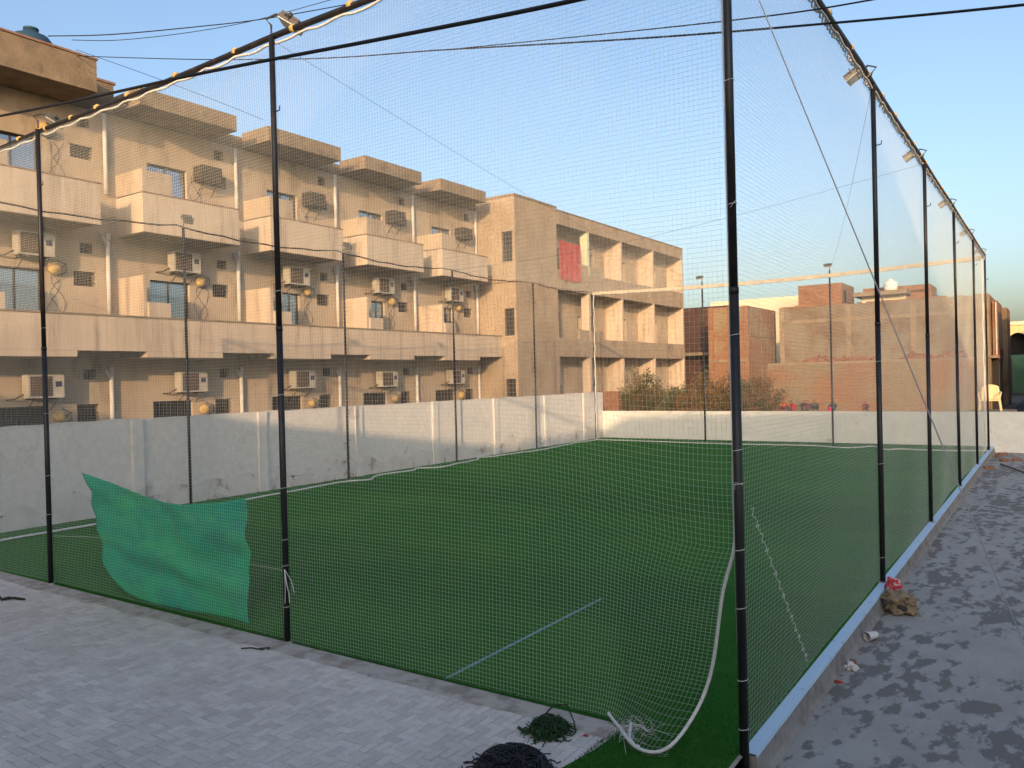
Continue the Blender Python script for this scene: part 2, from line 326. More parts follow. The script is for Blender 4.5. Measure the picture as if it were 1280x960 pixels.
for y in (-2.4, .72, 3.84, 6.92, 10.05, 13.22, 16.35, 19.5, 22.4):
    mb = MB(); zz = [0, .3, .7, 1.1, 1.5, 1.87]
    for z0, z1 in zip(zz, zz[1:]):
        p0, p1 = .055+.012*noise.noise((y, z0*2, 0)), .055+.012*noise.noise((y, z1*2, 0))
        mb.add([(XW-.02, y, z0), (XW+p0, y, z0), (XW+p0, y+.24, z0), (XW-.02, y+.24, z0), (XW-.02, y, z1), (XW+p1, y, z1), (XW+p1, y+.24, z1), (XW-.02, y+.24, z1)], [(0, 1, 5, 4), (1, 2, 6, 5), (2, 3, 7, 6)])
    mb.add([(XW-.02, y, 1.87), (XW+.055, y, 1.87), (XW+.055, y+.24, 1.87), (XW-.02, y+.24, 1.87)], [(0, 1, 2, 3)])
    mb.build('pilaster', 'whitewash', lw)
bwl = thing('back_wall', 'low white painted wall closing the far end of the turf', 'wall')
bx('core', 'white_brick', bwl, -13.93, 14, YF+.02, YF+.21, -.2, 1.06)
rough_panel('painted_face', 'white_brick', bwl, lambda a_, b_, d: (a_, YF-d, b_), -13.7, 14, -.17, 1.1, st=.15, amp=.006, topj=.015)
rough_panel('wall_top', 'white_brick', bwl, lambda a_, b_, d: (a_, b_, 1.095+d), -13.7, 14, YF-.01, YF+.22, st=.2, amp=.006)
for x in (-11.1, -7.9, -4.6, -1.4, 1.9): bx('pier', 'white_brick', bwl, x, x+.3, YF-.018, YF+.01, -.17, 1.09)
# ------------------------------------------------------------------ apartment block on the left
XB, XF_ = -18.85, -17.6; YT = 22.58; PITCHY = 4.04
ab = thing('apartment_block', 'three storey beige apartment block with balconies behind the whitewashed wall', 'building')
V0 = [5.43+PITCHY*k for k in range(-3, 5)]          # left edge of the square vent in every bay
holes = []; wins = []; vents = []
for k, v in enumerate(V0):
    for fl, (wz0, wz1) in enumerate(((.95, 2.12), (3.55, 5.48), (7.0, 8.7))):
        w0, w1 = v-1.97, v-.75
        if fl == 1 and k >= 5: w0 = v-1.45
        holes.append((w0, w1, wz0, wz1)); wins.append((w0, w1, wz0, wz1, fl))
    for z0, z1, z2, z3 in ((1.68, 2.12, 2.76, 3.02), (5.15, 5.53, 6.0, 6.27), (8.42, 8.76, 9.24, 9.53)):
        if v+.6 < YT-.05: holes.append((v, v+.57, z0, z1)); vents.append((v, v+.57, z0, z1)); holes.append((v+.18, v+.51, z2, z3)); vents.append((v+.18, v+.51, z2, z3))
wm = holed(MB(), lambda a_, b_, d: (XB-d, a_, b_), -14, YT, 0, 9.75, holes, .2)
wm.build('wall', 'plaster', ab)
bx('body', 'plaster', ab, -30, XB-.45, -14, YT, 0, 9.7)
bx('roof_edge', 'raw_concrete', ab, -30, XB+.02, 6.6, YT+.1, 9.75, 10.12)
bx('roof_edge', 'raw_concrete', ab, -30, XB+.03, -14, 6.6, 9.75, 10.56); bx('coping', 'coping', ab, -30, XB+.06, -14, 6.65, 10.56, 10.62)
for (w0, w1, z0, z1, fl) in wins:
    wn = MB(); t = .05; X0, X1 = XB-.16, XB-.1
    wn.box(X0, X1, w0, w1, z1-t, z1).box(X0, X1, w0, w1, z0, z0+t).box(X0, X1, w0, w0+t, z0+t, z1-t).box(X0, X1, w1-t, w1, z0+t, z1-t).box(X0, X1, (w0+w1)/2-.02, (w0+w1)/2+.02, z0+t, z1-t)
    W = wn.build('window', 'dark_frame', ab)
    if fl == 0:
        bx('pane', 'dark_void', W, XB-.19, XB-.18, w0, w1, z0, z1); gm = MB(); nb = 11
        for i in range(1, nb): y = w0+(w1-w0)*i/nb; gm.box(XB-.07, XB-.055, y-.007, y+.007, z0, z1)
        gm.build('grille', 'ac_grill', W)
    else:
        for s in (0, 1):
            y0, y1 = (w0+t, (w0+w1)/2-.02) if s == 0 else ((w0+w1)/2+.02, w1-t)
            q = MB().obox((XB-.13, (y0+y1)/2, (z0+z1)/2), Vector((1, random.uniform(-.02, .02), random.uniform(-.01, .02))).normalized(), Vector((0, 1, 0)), Vector((0, 0, 1)), .004, (y1-y0)/2, (z1-z0)/2-t).build('pane', 'pane', W)
for (y0, y1, z0, z1) in vents:
    vt = bx('vent_opening', 'dark_void', ab, XB-.2, XB-.19, y0, y1, z0, z1); gm = MB(); nb = 6 if z1-z0 > .3 else 3
    for i in range(1, nb): y = y0+(y1-y0)*i/nb; gm.box(XB-.05, XB-.035, y-.009, y+.009, z0, z1)
    for i in range(1, 4): z = z0+(z1-z0)*i/4; gm.box(XB-.034, XB-.024, y0, y1, z-.008, z+.008)
    gm.build('grille', 'ac_grill', vt)
# first floor band (continuous parapet) with deeper boxed sections under it
bd = bx('parapet_band', 'plaster_pale', ab, XF_-.12, XF_, -14, YT, 3.44, 4.30); bx('coping', 'raw_concrete', bd, XF_-.15, XF_+.025, -14, YT-.002, 4.30, 4.34)
bx('balcony_slab', 'raw_concrete', ab, XB, XF_-.12, -14, YT, 3.44, 3.56)
ys = [6.6+PITCHY*k for k in range(-5, 4)]
for y in ys:
    bx('dropped_beam', 'plaster_pale', ab, XB+.02, XF_-.003, y, y+2.27, 3.29, 3.437)
    if y > -13:
        sb = bx('privacy_screen', 'plaster_pale', ab, XB, XF_-.09, y, y+.1, 4.342, 5.42)
        bx('screen_return', 'plaster_pale', sb, XF_-.105, XF_-.02, y+.1, y+.72, 4.342, 4.72)
# second floor balconies and roof canopies
for i, y in enumerate(ys):
    y1 = y+2.93
    bl = MB().box(XF_-.12, XF_, y, y1, 6.53, 7.54).box(XB, XF_-.12, y, y+.1, 6.53, 7.54).box(XB, XF_-.12, y1-.1, y1, 6.53, 7.54).build('balcony', 'plaster_pale', ab)
    bx('balcony_floor', 'raw_concrete', bl, XB, XF_-.12, y+.1, y1-.1, 6.535, 6.66)
    bx('coping', 'coping', bl, XF_-.14, XF_+.02, y-.02, y1+.02, 7.54, 7.57)
    bx('raised_screen', 'plaster', bl, XB, XF_-.01, y+.004, y+.12, 7.572, 8.16); bx('screen_return', 'plaster', bl, XF_-.11, XF_-.012, y+.12, y+.85, 7.572, 8.13)
    hi = y < 5
    z0, z1 = (9.78, 10.56) if hi else (9.8, 10.24)
    cn = MB().box(XB+.03, XF_, y if not hi else y-1.2, y1, z0, z1).build('canopy', 'raw_concrete', ab)
    if hi: bx('coping', 'coping', cn, XB+.07, XF_+.03, y-1.2, y1+.03, 10.562, 10.61)
# drain pipes
for v in V0:
    y = v+.86
    if y > YT-.05: y = YT-.12
    for z0, z1 in ((.1, 2.85), (4.35, 6.35), (7.6, 9.7)):
        dp = MB().tube([(XB+.09, y, z0), (XB+.09, y, z1)], .055, 10).build('drain_pipe', 'pipe', ab, True)
        if z1 < 9: MB().tube([(XB+.09, y, z1-.12), (XB+.1, y-.14, z1+.1), (XB+.1, y-.16, z1+.22)], .045, 8).tube([(XB+.09, y, z1-.02), (XB+.1, y+.02, z1+.22)], .05, 8).build('pipe_branch', 'pipe', dp, True)
# loose cables on the facade
for v in V0[3:]:
    for z in (4.4, 7.65):
        mb = MB()
        for q in range(3):
            p0 = Vector((XB+.02, v-.5+random.uniform(-.1, .2), z+1.05)); pts = []
            for s in range(12):
                t = s/11; pts.append(p0+Vector((.02*math.sin(9*t+q), random.uniform(-.03, .03)+.16*math.sin(5*t+q*2), -1.05*t)))
            mb.tube(pts, .006, 4)
        mb.build('hanging_cable', 'cable', ab)
# air conditioners
def ac_unit(y0, z0, label, old=False, x0=XB):
    y0 += random.uniform(-.09, .09); z0 += random.uniform(-.04, .05)
    t = thing('air_conditioner', label, 'air conditioner', 'air conditioners on the apartment block')
    if old:
        bx('casing', 'ac_old', t, x0-.02, x0+.42, y0, y0+.66, z0, z0+.44)
        gm = MB()
        for i in range(9): gm.box(x0+.42, x0+.432, y0+.04, y0+.62, z0+.04+i*.042, z0+.06+i*.042)
        gm.build('louvre', 'ac_grill', t)
        [MB().tube([(x0, y0+q, z0-.35), (x0+.36, y0+q, z0-.01)], .012, 5).build('bracket', 'ac_old', t) for q in (.1, .56)]
        return
    bx('casing', 'ac_white', t, x0+.1, x0+.40, y0, y0+.84, z0, z0+.56)
    fg = bx('fan_grille', 'ac_grill', t, x0+.4, x0+.41, y0+.05, y0+.56, z0+.04, z0+.52); MB().lathe((x0+.41, y0+.305, z0+.28), [(.21, 0), (.21, .01), (.19, .013), (.05, .016)], 20, 'x').build('fan_guard', 'fan', fg)
    gm = MB()
    for i in range(10): gm.box(x0+.13, x0+.37, y0-.012, y0, z0+.05+i*.049, z0+.075+i*.049)
    gm.build('side_fins', 'ac_white', t)
    bx('sticker', 'sticker', t, x0+.4, x0+.404, y0+.63, y0+.78, z0+.26, z0+.4)
    [MB().box(x0, x0+.42, y0+q-.015, y0+q+.015, z0-.04, z0-.003).tube([(x0, y0+q, z0-.3), (x0+.38, y0+q, z0-.03)], .012, 5).build('bracket', 'ac_old', t) for q in (.135, .695)]
    MB().tube([(x0+.2, y0-.01, z0+.1), (x0+.12, y0-.18, z0-.02), (x0+.02, y0-.32, z0-.03)], .018, 6).build('pipe', 'dark_frame', t)
ordn = ['leftmost', 'second', 'third', 'fourth', 'fifth']
def hood(y, z, label):
    k_ = random.uniform(.8, 1.1); y += random.uniform(-.05, .05); z += random.uniform(-.04, .04)
    t = thing('vent_hood', label, 'vent hood', 'round hoods on the apartment block')
    MB().lathe((XB+.02, y, z), [(.09*k_, 0), (.15*k_, .02), (.16*k_, .07), (.15*k_, .12), (.11*k_, .17), (.04, .19)], 14, 'x').build('shell', 'hood', t, True)
    MB().tube([(XB+.01, y+.1, z+.2), (XB+.12, y+.27, z+.1), (XB+.12, y+.27, z-.08), (XB+.01, y+.1, z-.2)], .011, 5).tube([(XB+.02, y+.2, z), (XB+.2, y+.22, z+.12), (XB+.2, y+.24, z-.12)], .009, 5).build('wire_loop', 'cable', t)
for k in range(5):
    v = V0[3+k]; o_ = ordn[k] if k == 0 else ordn[k]+' from the left'
    ac_unit(v-1.38, 2.36, 'white outdoor air conditioner at ground floor above the boundary wall, '+o_)
    ac_unit(v-1.42, 5.74, 'white outdoor air conditioner at first floor below a balcony, '+o_)
    if k: ac_unit(v-.52, 8.42, 'dark old box air conditioner at top floor, %s of the four' % (['', 'leftmost', 'second', 'third', 'rightmost'][k]), True)
    hood(v-.45, 1.87, 'yellow round vent hood at ground floor, '+o_)
    hood(v-.48, 5.53, 'yellow round vent hood at first floor, '+o_)
hood(4.75, 8.95, 'yellow round vent hood at top floor beside the left roof canopy')
# rooftop tanks
def tank(name, label, m, x, y, z, r, h):
    t = thing(name, label, 'water tank')
    MB().lathe((x, y, z), [(r, 0), (r, h*.25), (r*1.03, h*.27), (r, h*.3), (r, h*.55), (r*1.03, h*.57), (r, h*.6), (r*.97, h*.8), (r*.75, h*.93), (r*.35, h), (r*.3, h*1.06)], 20).build('body', m, t, True)
    MB().lathe((x, y, z+h*1.06), [(r*.34, 0), (r*.34, .05), (r*.1, .07)], 14).build('lid', m, t, True)
tank('water_tank', 'dark blue water tank on the left roof, larger of the two', 'tank_blue', -20.4, 5.3, 10.57, .55, 1.32)
tank('water_tank', 'dark blue water tank on the left roof, smaller one', 'tank_blue', -20.9, 4.4, 10.57, .5, 1.15)
# ------------------------------------------------------------------ corner block: tower and far wing
XT = -16.83; YE = 40.7
cb = thing('corner_block', 'unplastered corner block with stair tower and open balcony wing beyond the apartments', 'building')
Y1 = 25.97
hs = [(-17.5, -16.98, 7.42, 8.7), (-17.45, -16.96, 4.32, 5.46), (-17.45, -16.96, 1.4, 2.5)]
wm = holed(MB(), lambda a_, b_, d: (a_, YT+d, b_), -22, XT, 0, 10.15, hs, .2)
wm.add([(XT, YT, 0), (XT, Y1, 0), (XT, Y1, 10.15), (XT, YT, 10.15)], [(0, 1, 2, 3)]).add([(XT, Y1, 0), (-20, Y1, 0), (-20, Y1, 10.15), (XT, Y1, 10.15)], [(0, 1, 2, 3)]).add([(-22, YT, 10.1), (XT, YT, 10.1), (XT, Y1, 10.1), (-22, Y1, 10.1)], [(0, 1, 2, 3)])
wm.build('tower_wall', 'tower', cb)
MB().box(-22, XT+.03, YT-.03, YT+.15, 10.15, 10.24).box(XT-.12, XT+.03, YT+.15, Y1, 10.15, 10.24).build('tower_coping', 'raw_concrete', cb)
MB().box(-18.8, XT+.02, YT-.02, YT-.001, 6.55, 6.62).build('string_course', 'raw_concrete', cb)
for (a0, a1, b0, b1) in hs:
    W = bx('window', 'dark_void', cb, a0, a1, YT+.16, YT+.18, b0, b1); gm = MB()
    for i in range(0, 4): x = a0+.01+(a1-a0-.02)*i/3; gm.box(x-.012, x+.012, YT+.06, YT+.08, b0, b1)
    for i in range(0, 7): z = b0+.01+(b1-b0-.02)*i/6; gm.box(a0, a1, YT+.045, YT+.059, z-.012, z+.012)
    gm.build('grille', 'ac_grill', W)
XD = XT-.98
wb = holed(MB(), lambda a_, b_, d: (XD-d, a_, b_), Y1, YE, 0, 9.95, [(y+.12, y+.5, z, z+.62) for y in (29.3, 32.8, 36.7) for z in (4.9, 8.0)]+[(y+.9, y+1.7, z, z+2.05) for y in (26.1, 29.5, 33.2, 37.2) for z in (3.56, 6.66, .1)], .2)
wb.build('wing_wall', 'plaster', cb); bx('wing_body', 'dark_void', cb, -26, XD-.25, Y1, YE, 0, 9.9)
bx('roof_beam', 'tower', cb, XD-.6, XT, Y1, YE, 9.47, 10.07); bx('roof_coping', 'raw_concrete', cb, XD-.6, XT+.03, Y1+.002, YE+.03, 10.07, 10.12)
for z0, z1 in ((6.5, 7.42), (3.46, 4.32)):
    pb = bx('parapet_band', 'tower', cb, XT-.12, XT, Y1+.002, YE, z0, z1); bx('floor_slab', 'raw_concrete', pb, XD, XT-.12, Y1+.002, YE, z0+.01, z0+.15)
for y in (32.42, 36.36, 40.55):
    for z0, z1 in ((7.42, 9.47), (4.32, 6.5), (0, 3.46)):
        bx('partition', 'plaster_pale', cb, XD, XT-.004, y, y+.15, z0, z1)
for z0, z1 in ((7.42, 9.47), (4.32, 6.5), (0, 3.46)): bx('column', 'plaster_pale' if z0 < 7 else 'green_wall', cb, XT-.42, XT-.004, 28.83, 29.02, z0, z1)
for z0 in (7.42, 4.32): bx('low_screen', 'tower', cb, XT-.115, XT-.005, 27.9, 30.3, z0+.002, z0+.42)
for y in (32.6, 36.55): bx('low_screen', 'tower', cb, XT-.6, XT-.5, y, y+.9, 4.32, 4.8)
# red cloth hanging in the top balcony
mb = MB(); V = []; na, nb = 24, 14
for j in range(nb+1):
    for i in range(na+1):
        y = Y1+.06+1.98*i/na-.12*(j/nb)*(i/na); z = 8.75-.05*math.sin(3.1*i/na)-(1.75-.0*i/na)*j/nb
        V.append((XT+.075+.03*math.sin(i*1.1)*(.3+j/nb), y, z))
mb.add(V, [(j*(na+1)+i, j*(na+1)+i+1, (j+1)*(na+1)+i+1, (j+1)*(na+1)+i) for j in range(nb) for i in range(na)])
tag(mb.build('hanging_cloth', 'red_cloth', None, True), 'red cloth hung over the top balcony of the corner block', 'cloth')
# ------------------------------------------------------------------ far brick houses
def wall_box(name, label, cat, m, side, X0, X1, Y0, Y1_, z1, top='raw_concrete'):
    t = thing(name, label, cat)
    MB().add([(X0, Y0, 0), (X1, Y0, 0), (X1, Y0, z1), (X0, Y0, z1)], [(0, 1, 2, 3)]).build('front_wall', m, t)
    MB().add([(X1, Y0, 0), (X1, Y1_, 0), (X1, Y1_, z1), (X1, Y0, z1)], [(0, 1, 2, 3)]).add([(X0, Y0, 0), (X0, Y1_, 0), (X0, Y1_, z1), (X0, Y0, z1)], [(0, 1, 2, 3)]).build('side_wall', side, t)
    MB().add([(X0, Y0, z1-.05), (X1, Y0, z1-.05), (X1, Y1_, z1-.05), (X0, Y1_, z1-.05)], [(0, 1, 2, 3)]).build('roof', top, t)
    return t
t = wall_box('brick_house', 'red brick house with bare walls beside the open balcony wing', 'house', 'brick_part', 'brick_red_side', -15.79, -13.33, 42, 47.6, 6.5)
for x in (-15.79, -14.62, -13.63): bx('brick_pier', 'brick_red', t, x, x+.3, 41.95, 42.0, 0, 6.52)
for y in (44.4, 47.0): bx('concrete_post', 'raw_concrete', t, -13.33, -13.31, y, y+.22, 0, 6.4)
MB().box(-15.79, -13.33, 41.93, 41.99, 3.2, 3.34).box(-13.34, -13.29, 42.3, 47.5, 4.7, 4.82).build('concrete_ledge', 'raw_concrete', t)
t = wall_box('brick_house', 'brick house set back behind the wing corner, shade painted into its brick', 'house', 'brick_shaded', 'brick_shaded', -24, -15.8, 46.4, 52, 7.0)
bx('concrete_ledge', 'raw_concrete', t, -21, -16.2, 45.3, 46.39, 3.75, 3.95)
t = wall_box('plastered_house', 'long wide half plastered brick house at the far end', 'house', 'brick_plastered', 'brick_red_side', -12.64, -1.25, 46, 58, 6.5)
bx('brick_course', 'brick_low', t, -13.32, -1.3, 45.5, 45.99, 0, 2.958)
mb = MB()
for i in range(520):
    x = random.uniform(-12.5, -2.4); hh = max(0, 1.5*noise.noise((x*.55, 2, 2))+.25)*.8
    if hh < .03: continue
    q = random.random(); c = Vector((x, 45.62+.3*q, 3.1+hh*q*random.uniform(.4, 1))); a1 = Vector((random.gauss(0, 1), random.gauss(0, 1), random.gauss(0, .4))).normalized(); a2 = a1.orthogonal().normalized()
    mb.obox(c, a1, a2, a1.cross(a2), .10, .05, .035)
stuff(mb.build('brick_rubble', 'loose_brick', t)); bx('rubble_ledge', 'raw_concrete', t, -13.3, -1.35, 45.5, 45.98, 2.96, 3.08)
for x in (-12.64, -8.7, -5.2, -1.6): bx('concrete_post', 'raw_concrete', t, x, x+.3, 45.97, 46, 3.1, 6.49)
bx('concrete_beam', 'raw_concrete', t, -12.6, -1.3, 45.975, 45.998, 5.5, 5.7)
mb = MB(); x = -12.6
while x < -1.4:
    wd = random.uniform(.22, .5); hgt = random.choice([0, .06, .07, .1]); 
    if hgt: bx('top_brick', 'brick_red', t, x, x+wd, 46.01, 46.2, 6.452, 6.5+hgt)
    x += wd
t = wall_box('roof_room', 'small red brick room on the roof of the plastered house', 'house', 'brick_red', 'brick_red_side', -13.0, -10.15, 52, 56, 8.45)
MB().box(-10.16, -10.13, 52.6, 53.3, 7.2, 8.0).build('window', 'dark_void', t)
t = wall_box('cream_house', 'cream rendered house rising behind the brick houses', 'house', 'cream', 'cream', -21.5, -13.9, 58, 64, 8.35)
t = wall_box('roof_room', 'low pale room with concrete canopy on the far roof', 'house', 'cream', 'cream', -8.9, -6.3, 52, 55, 7.55)
bx('canopy', 'raw_concrete', t, -9.3, -6.1, 51.2, 54, 7.35, 7.62)
bx('parapet', 'brick_red', t, -9.0, -4.9, 53.0, 53.2, 7.62, 8.0); bx('back_room', 'brick_red', t, -6.29, -4.9, 53.2, 56, 6.4, 7.95)
tank('water_tank', 'white water tank on the far canopy roof', 'tank_white', -7.2, 52.4, 7.62, .42, .72)
tank('water_tank', 'bright blue water tank on the far plastered roof', 'tank_bright', -4.6, 53, 6.45, .36, .7)
t = wall_box('narrow_house', 'narrow brick house end at the street corner right of the fence', 'house', 'brick_part', 'brick_red_side', -1.2, -.95, 47, 51.5, 6.2)
bx('shop_front', 'dark_void', t, -1.24, -.93, 46.9, 46.99, 0, 3.0); bx('awning', 'raw_concrete', t, -1.5, -.85, 45.9, 46.98, 3.0, 3.14); bx('pipe', 'pipe', t, -1.05, -.99, 46.93, 46.985, 3.2, 6.1); bx('shutter', 'cloth_slate', t, -.949, -.93, 47.6, 50.8, 0, 2.8); bx('signboard', 'maroon_board', t, -.949, -.9, 47.3, 51, 2.9, 3.5)
t = wall_box('narrow_house', 'second narrow brick house along the dark far street', 'house', 'brick_plastered', 'brick_red_side', -1.25, -.88, 56, 60, 6.35)
t = thing('street_house', 'dark shaded street house with shop awning at far right', 'house')
bx('wall', 'kerb_side', t, -2.8, -1.75, 76, 83.5, 0, 3.3); bx('awning', 'cloth_slate', t, -2.6, -1.5, 74.5, 75.99, 2.5, 2.7); bx('door', 'dark_void', t, -2.4, -1.9, 75.9, 75.99, 0, 2.3)
# mint green house with cream arches
t = thing('arched_house', 'mint green house with cream arcade on top at the far right', 'house')
Yg = 84; mb = MB()
bx('wall', 'mint', t, -2.9, 9, Yg, Yg+8, 0, 3.6)
segs = 14; x0 = -2.4
for k in range(4):
    xa = x0+k*2.3; c = xa+1.15; r = .82
    V = [(xa, Yg-.02, 3.6), (xa, Yg-.02, 6.4), (xa+2.3, Yg-.02, 6.4), (xa+2.3, Yg-.02, 3.6)]
    arc = [(c+r*math.cos(math.pi*i/segs), Yg-.02, 4.7+r*1.2*math.sin(math.pi*i/segs)) for i in range(segs+1)]
    ring = [(xa+2.3, Yg-.02, 3.6)]+[(c+r, Yg-.02, 3.6)]+arc+[(c-r, Yg-.02, 3.6), (xa, Yg-.02, 3.6), (xa, Yg-.02, 6.4), (xa+2.3, Yg-.02, 6.4)]
    mb.add(ring, [tuple(range(len(ring)))])
mb.build('arcade', 'lemon', t); bx('recess', 'dark_void', t, -2.35, 9, Yg+1.5, Yg+1.6, 3.6, 6.4); bx('cornice', 'cream', t, -2.6, 9, Yg-.15, Yg+3, 6.4, 6.75)
# far street
rd = struct(bx('street', 'road', None, -.4, 2.69, YF+.6, 220, -.1, .006))
t = thing('street_house', 'dark grey street house out of view at right, placed to shade the street walls', 'house'); bx('wall', 'kerb_side', t, 2.7, 9, 40.3, 120, 0, 7.4)  # out of view; placed to shade the side walls of the narrow houses
# brick stump and shrubs behind the back wall
t = tag(bx('brick_wall', 'brick_red', None, -15.5, -14.43, 27, 27.25, 0, 1.84), 'short red brick wall behind the back left corner of the turf', 'wall')
def shrub(x, y, h, w_, label, dry, nl):
    t = thing('shrub', label, 'shrub', 'shrubs behind the back wall'); st = MB(); lf = MB(); tips = []
    for i in range(int(16+w_*6)):
        a_ = random.uniform(0, 6.28); rr = random.uniform(.1, w_/2)
        tip = Vector((x+rr*math.cos(a_), y+rr*math.sin(a_)*.8, h*random.uniform(.55, 1.0)*(1-.35*(rr/(w_/2))**2)))
        b0 = Vector((x+rr*.35*math.cos(a_), y+rr*.35*math.sin(a_), 0)); mid = (b0+tip)/2+Vector((random.uniform(-.15, .15), random.uniform(-.15, .15), .1))
        pts = [b0, mid, tip]; st.tube(pts, .018, 4, False, .005); tips.append(pts)
    for i in range(nl):
        pts = random.choice(tips); t_ = random.random()**.6
        c = pts[0].lerp(pts[1], t_*2) if t_ < .5 else pts[1].lerp(pts[2], t_*2-1)
        c = c+Vector((random.gauss(0, .13), random.gauss(0, .13), random.gauss(0, .10)))
        d = Vector((random.gauss(0, 1), random.gauss(0, 1), random.gauss(.2, .8))).normalized(); s = d.orthogonal().normalized(); L_ = random.uniform(.035, .08)
        if c.z < .05: continue
        lf.add([c-d*L_, c+s*L_*.45, c+d*L_, c-s*L_*.45], [(0, 1, 2, 3)])
    st.build('stems', 'bark', t); lf.build('leaves', 'leaf_dry' if dry else 'leaf', t)
for i, (qx, Y, zt, wd, dry) in enumerate(((805, 31, 3.1, 3.0, 0), (778, 30, 1.75, 1.6, 0), (845, 30.5, 2.2, 2.0, 0), (885, 33, 3.1, 2.8, 1), (915, 32, 2.6, 2.2, 1), (948, 33, 2.6, 2.4, 1), (862, 29, 1.9, 2.0, 1))):
    p = onY(qx, 500, Y)
    shrub(p.x, Y, zt, wd, ['tall leafy green shrub in front of the open balcony wing', 'low green shrub next to the short brick wall', 'green shrub right of the tall leafy one', 'tall dry brown shrub left of the near corner pole', 'medium dry shrub half hidden by the near corner pole', 'dry shrub nearest the seated people', 'low dry shrub just behind the back wall'][i], dry, 6500)
# ------------------------------------------------------------------ building behind the viewpoint (unseen; roofline shaped to cast the shade over the pitch)
t = thing('shade_building', 'unseen plain building behind the viewpoint, roofline shaped to shade the pitch', 'building')
R = [(-22, 0), (36, 0), (36, 12.4), (21.9, 11.5), (8.6, 11.0), (7.2, 9.45), (4.14, 8.69), (-1.0, 7.72), (-22, 7.72)]
mb = MB(); mb.add([(x, -19.0, z) for x, z in R]+[(x, -27.0, z) for x, z in R], [tuple(range(len(R))), tuple(range(2*len(R)-1, len(R)-1, -1))]+[(i, (i+1) % len(R), len(R)+(i+1) % len(R), len(R)+i) for i in range(len(R))])
mb.build('wall', 'plaster', t)
# ------------------------------------------------------------------ fence poles
def ring(mb, c, r, rr=.004, n=10, tilt=0.):
    c = Vector(c); mb.tube([c+Vector((r*math.cos(2*math.pi*k/n), r*math.sin(2*math.pi*k/n), tilt*math.cos(2*math.pi*k/n))) for k in range(n+1)], rr, 5, False); return mb
def pole(x, y, label, ties=(), lit=False, yellow=False, zb=0.):
    t = thing('fence_pole', label, 'pole', 'steel poles of the net enclosure')
    zj = 3.05
    lean = Vector((random.uniform(-.012, .012), random.uniform(-.012, .012), 0)) if (x, y) != (0, 0) else Vector((0, 0, 0))
    bs = Vector((x, y, 0))
    MB().tube([bs+Vector((0, 0, zb-.05)), bs+lean*.5+Vector((0, 0, zj))], .0305, 14).build('lower_pipe', 'pole', t, True)
    MB().tube([bs+lean*.5+Vector((0, 0, zj)), bs+lean+Vector((0, 0, H-.02))], .0275, 14).build('upper_pipe', 'pole', t, True)
    MB().tube([bs+lean*.5+Vector((0, 0, zj-.03)), bs+lean*.5+Vector((0, 0, zj+.012))], .0325, 14).build('joint_collar', 'rail', t, True)
    if zb == 0: MB().lathe((x, y, zb), [(.065, -.02), (.06, .012), (.043, .02)], 12).build('base_collar', 'mortar_strip' if y == 0 else 'kerb_side', t)
    hk = MB().tube([bs+lean+Vector((.02, 0, H-.75)), bs+lean+Vector((.075, .01, H-.74)), bs+lean+Vector((.08, .01, H-.70))], .007, 5); hk.build('hook', 'rail', t)
    for z in ties:
        mb = MB(); ring(mb, (x, y, z), .0325, .0022, 12, .006)
        if random.random() < .35: a_ = random.uniform(-.6, .6); q = Vector((x+.04*math.cos(a_), y-.03, z)); mb.tube([q, q+Vector((.05*random.uniform(-1, 1), -.02, .015)), q+Vector((.09*random.uniform(-1, 1), -.03, -.03))], .0016, 4)
        mb.build('tie', 'tie', t)
    return t
RY = [0, 5.04, 9.41, 14.087, 18.61, YB]; FX = [-4.469, -9.036]; LY = [.3, 4.888, 9.414, 13.883, 18.387, YB]; BX = [-8.842, -4.44]
pole(0, 0, 'near right corner pole, tallest black pole at the foot of the picture', (.18, .5, .97, 1.35, 1.78, 2.0, 2.75, 3.6, 4.4), zb=-.17)
for i, y in enumerate(RY[1:-1]): pole(0, y, ['second black pole of the right fence, sack lying at its foot', 'third black pole of the right fence from the near corner', 'fourth black pole of the right fence from the near corner', 'fifth black pole of the right fence, last before the far corner'][i], (.3, 1.4, 2.6) if i == 0 else ())
pole(0, YB, 'far right corner pole of the enclosure, lit pale at its top')
pole(FX[0], 0, 'front fence pole at the right edge of the green cloth', (.35, .75, 1.0, 1.5, 2.4, 3.4))
pole(FX[1], 0, 'front fence pole near the left edge of the photo', (.9, 1.4, 2.2, 3.3))
pole(XL, .2, 'front left corner pole beyond the left edge of the photo')
for i, y in enumerate(LY[1:-1]): pole(XL, y, ['slim pole against the boundary wall above the green cloth', 'slim pole against the boundary wall, second from the left', 'slim pole against the boundary wall, third from the left', 'slim pole against the boundary wall, last before the back corner'][i])
pole(XL, YB, 'back left corner pole where the two walls meet')
pole(BX[0], YB, 'back fence pole left of the near corner pole'); pole(BX[1], YB, 'back fence pole in front of the plastered house')
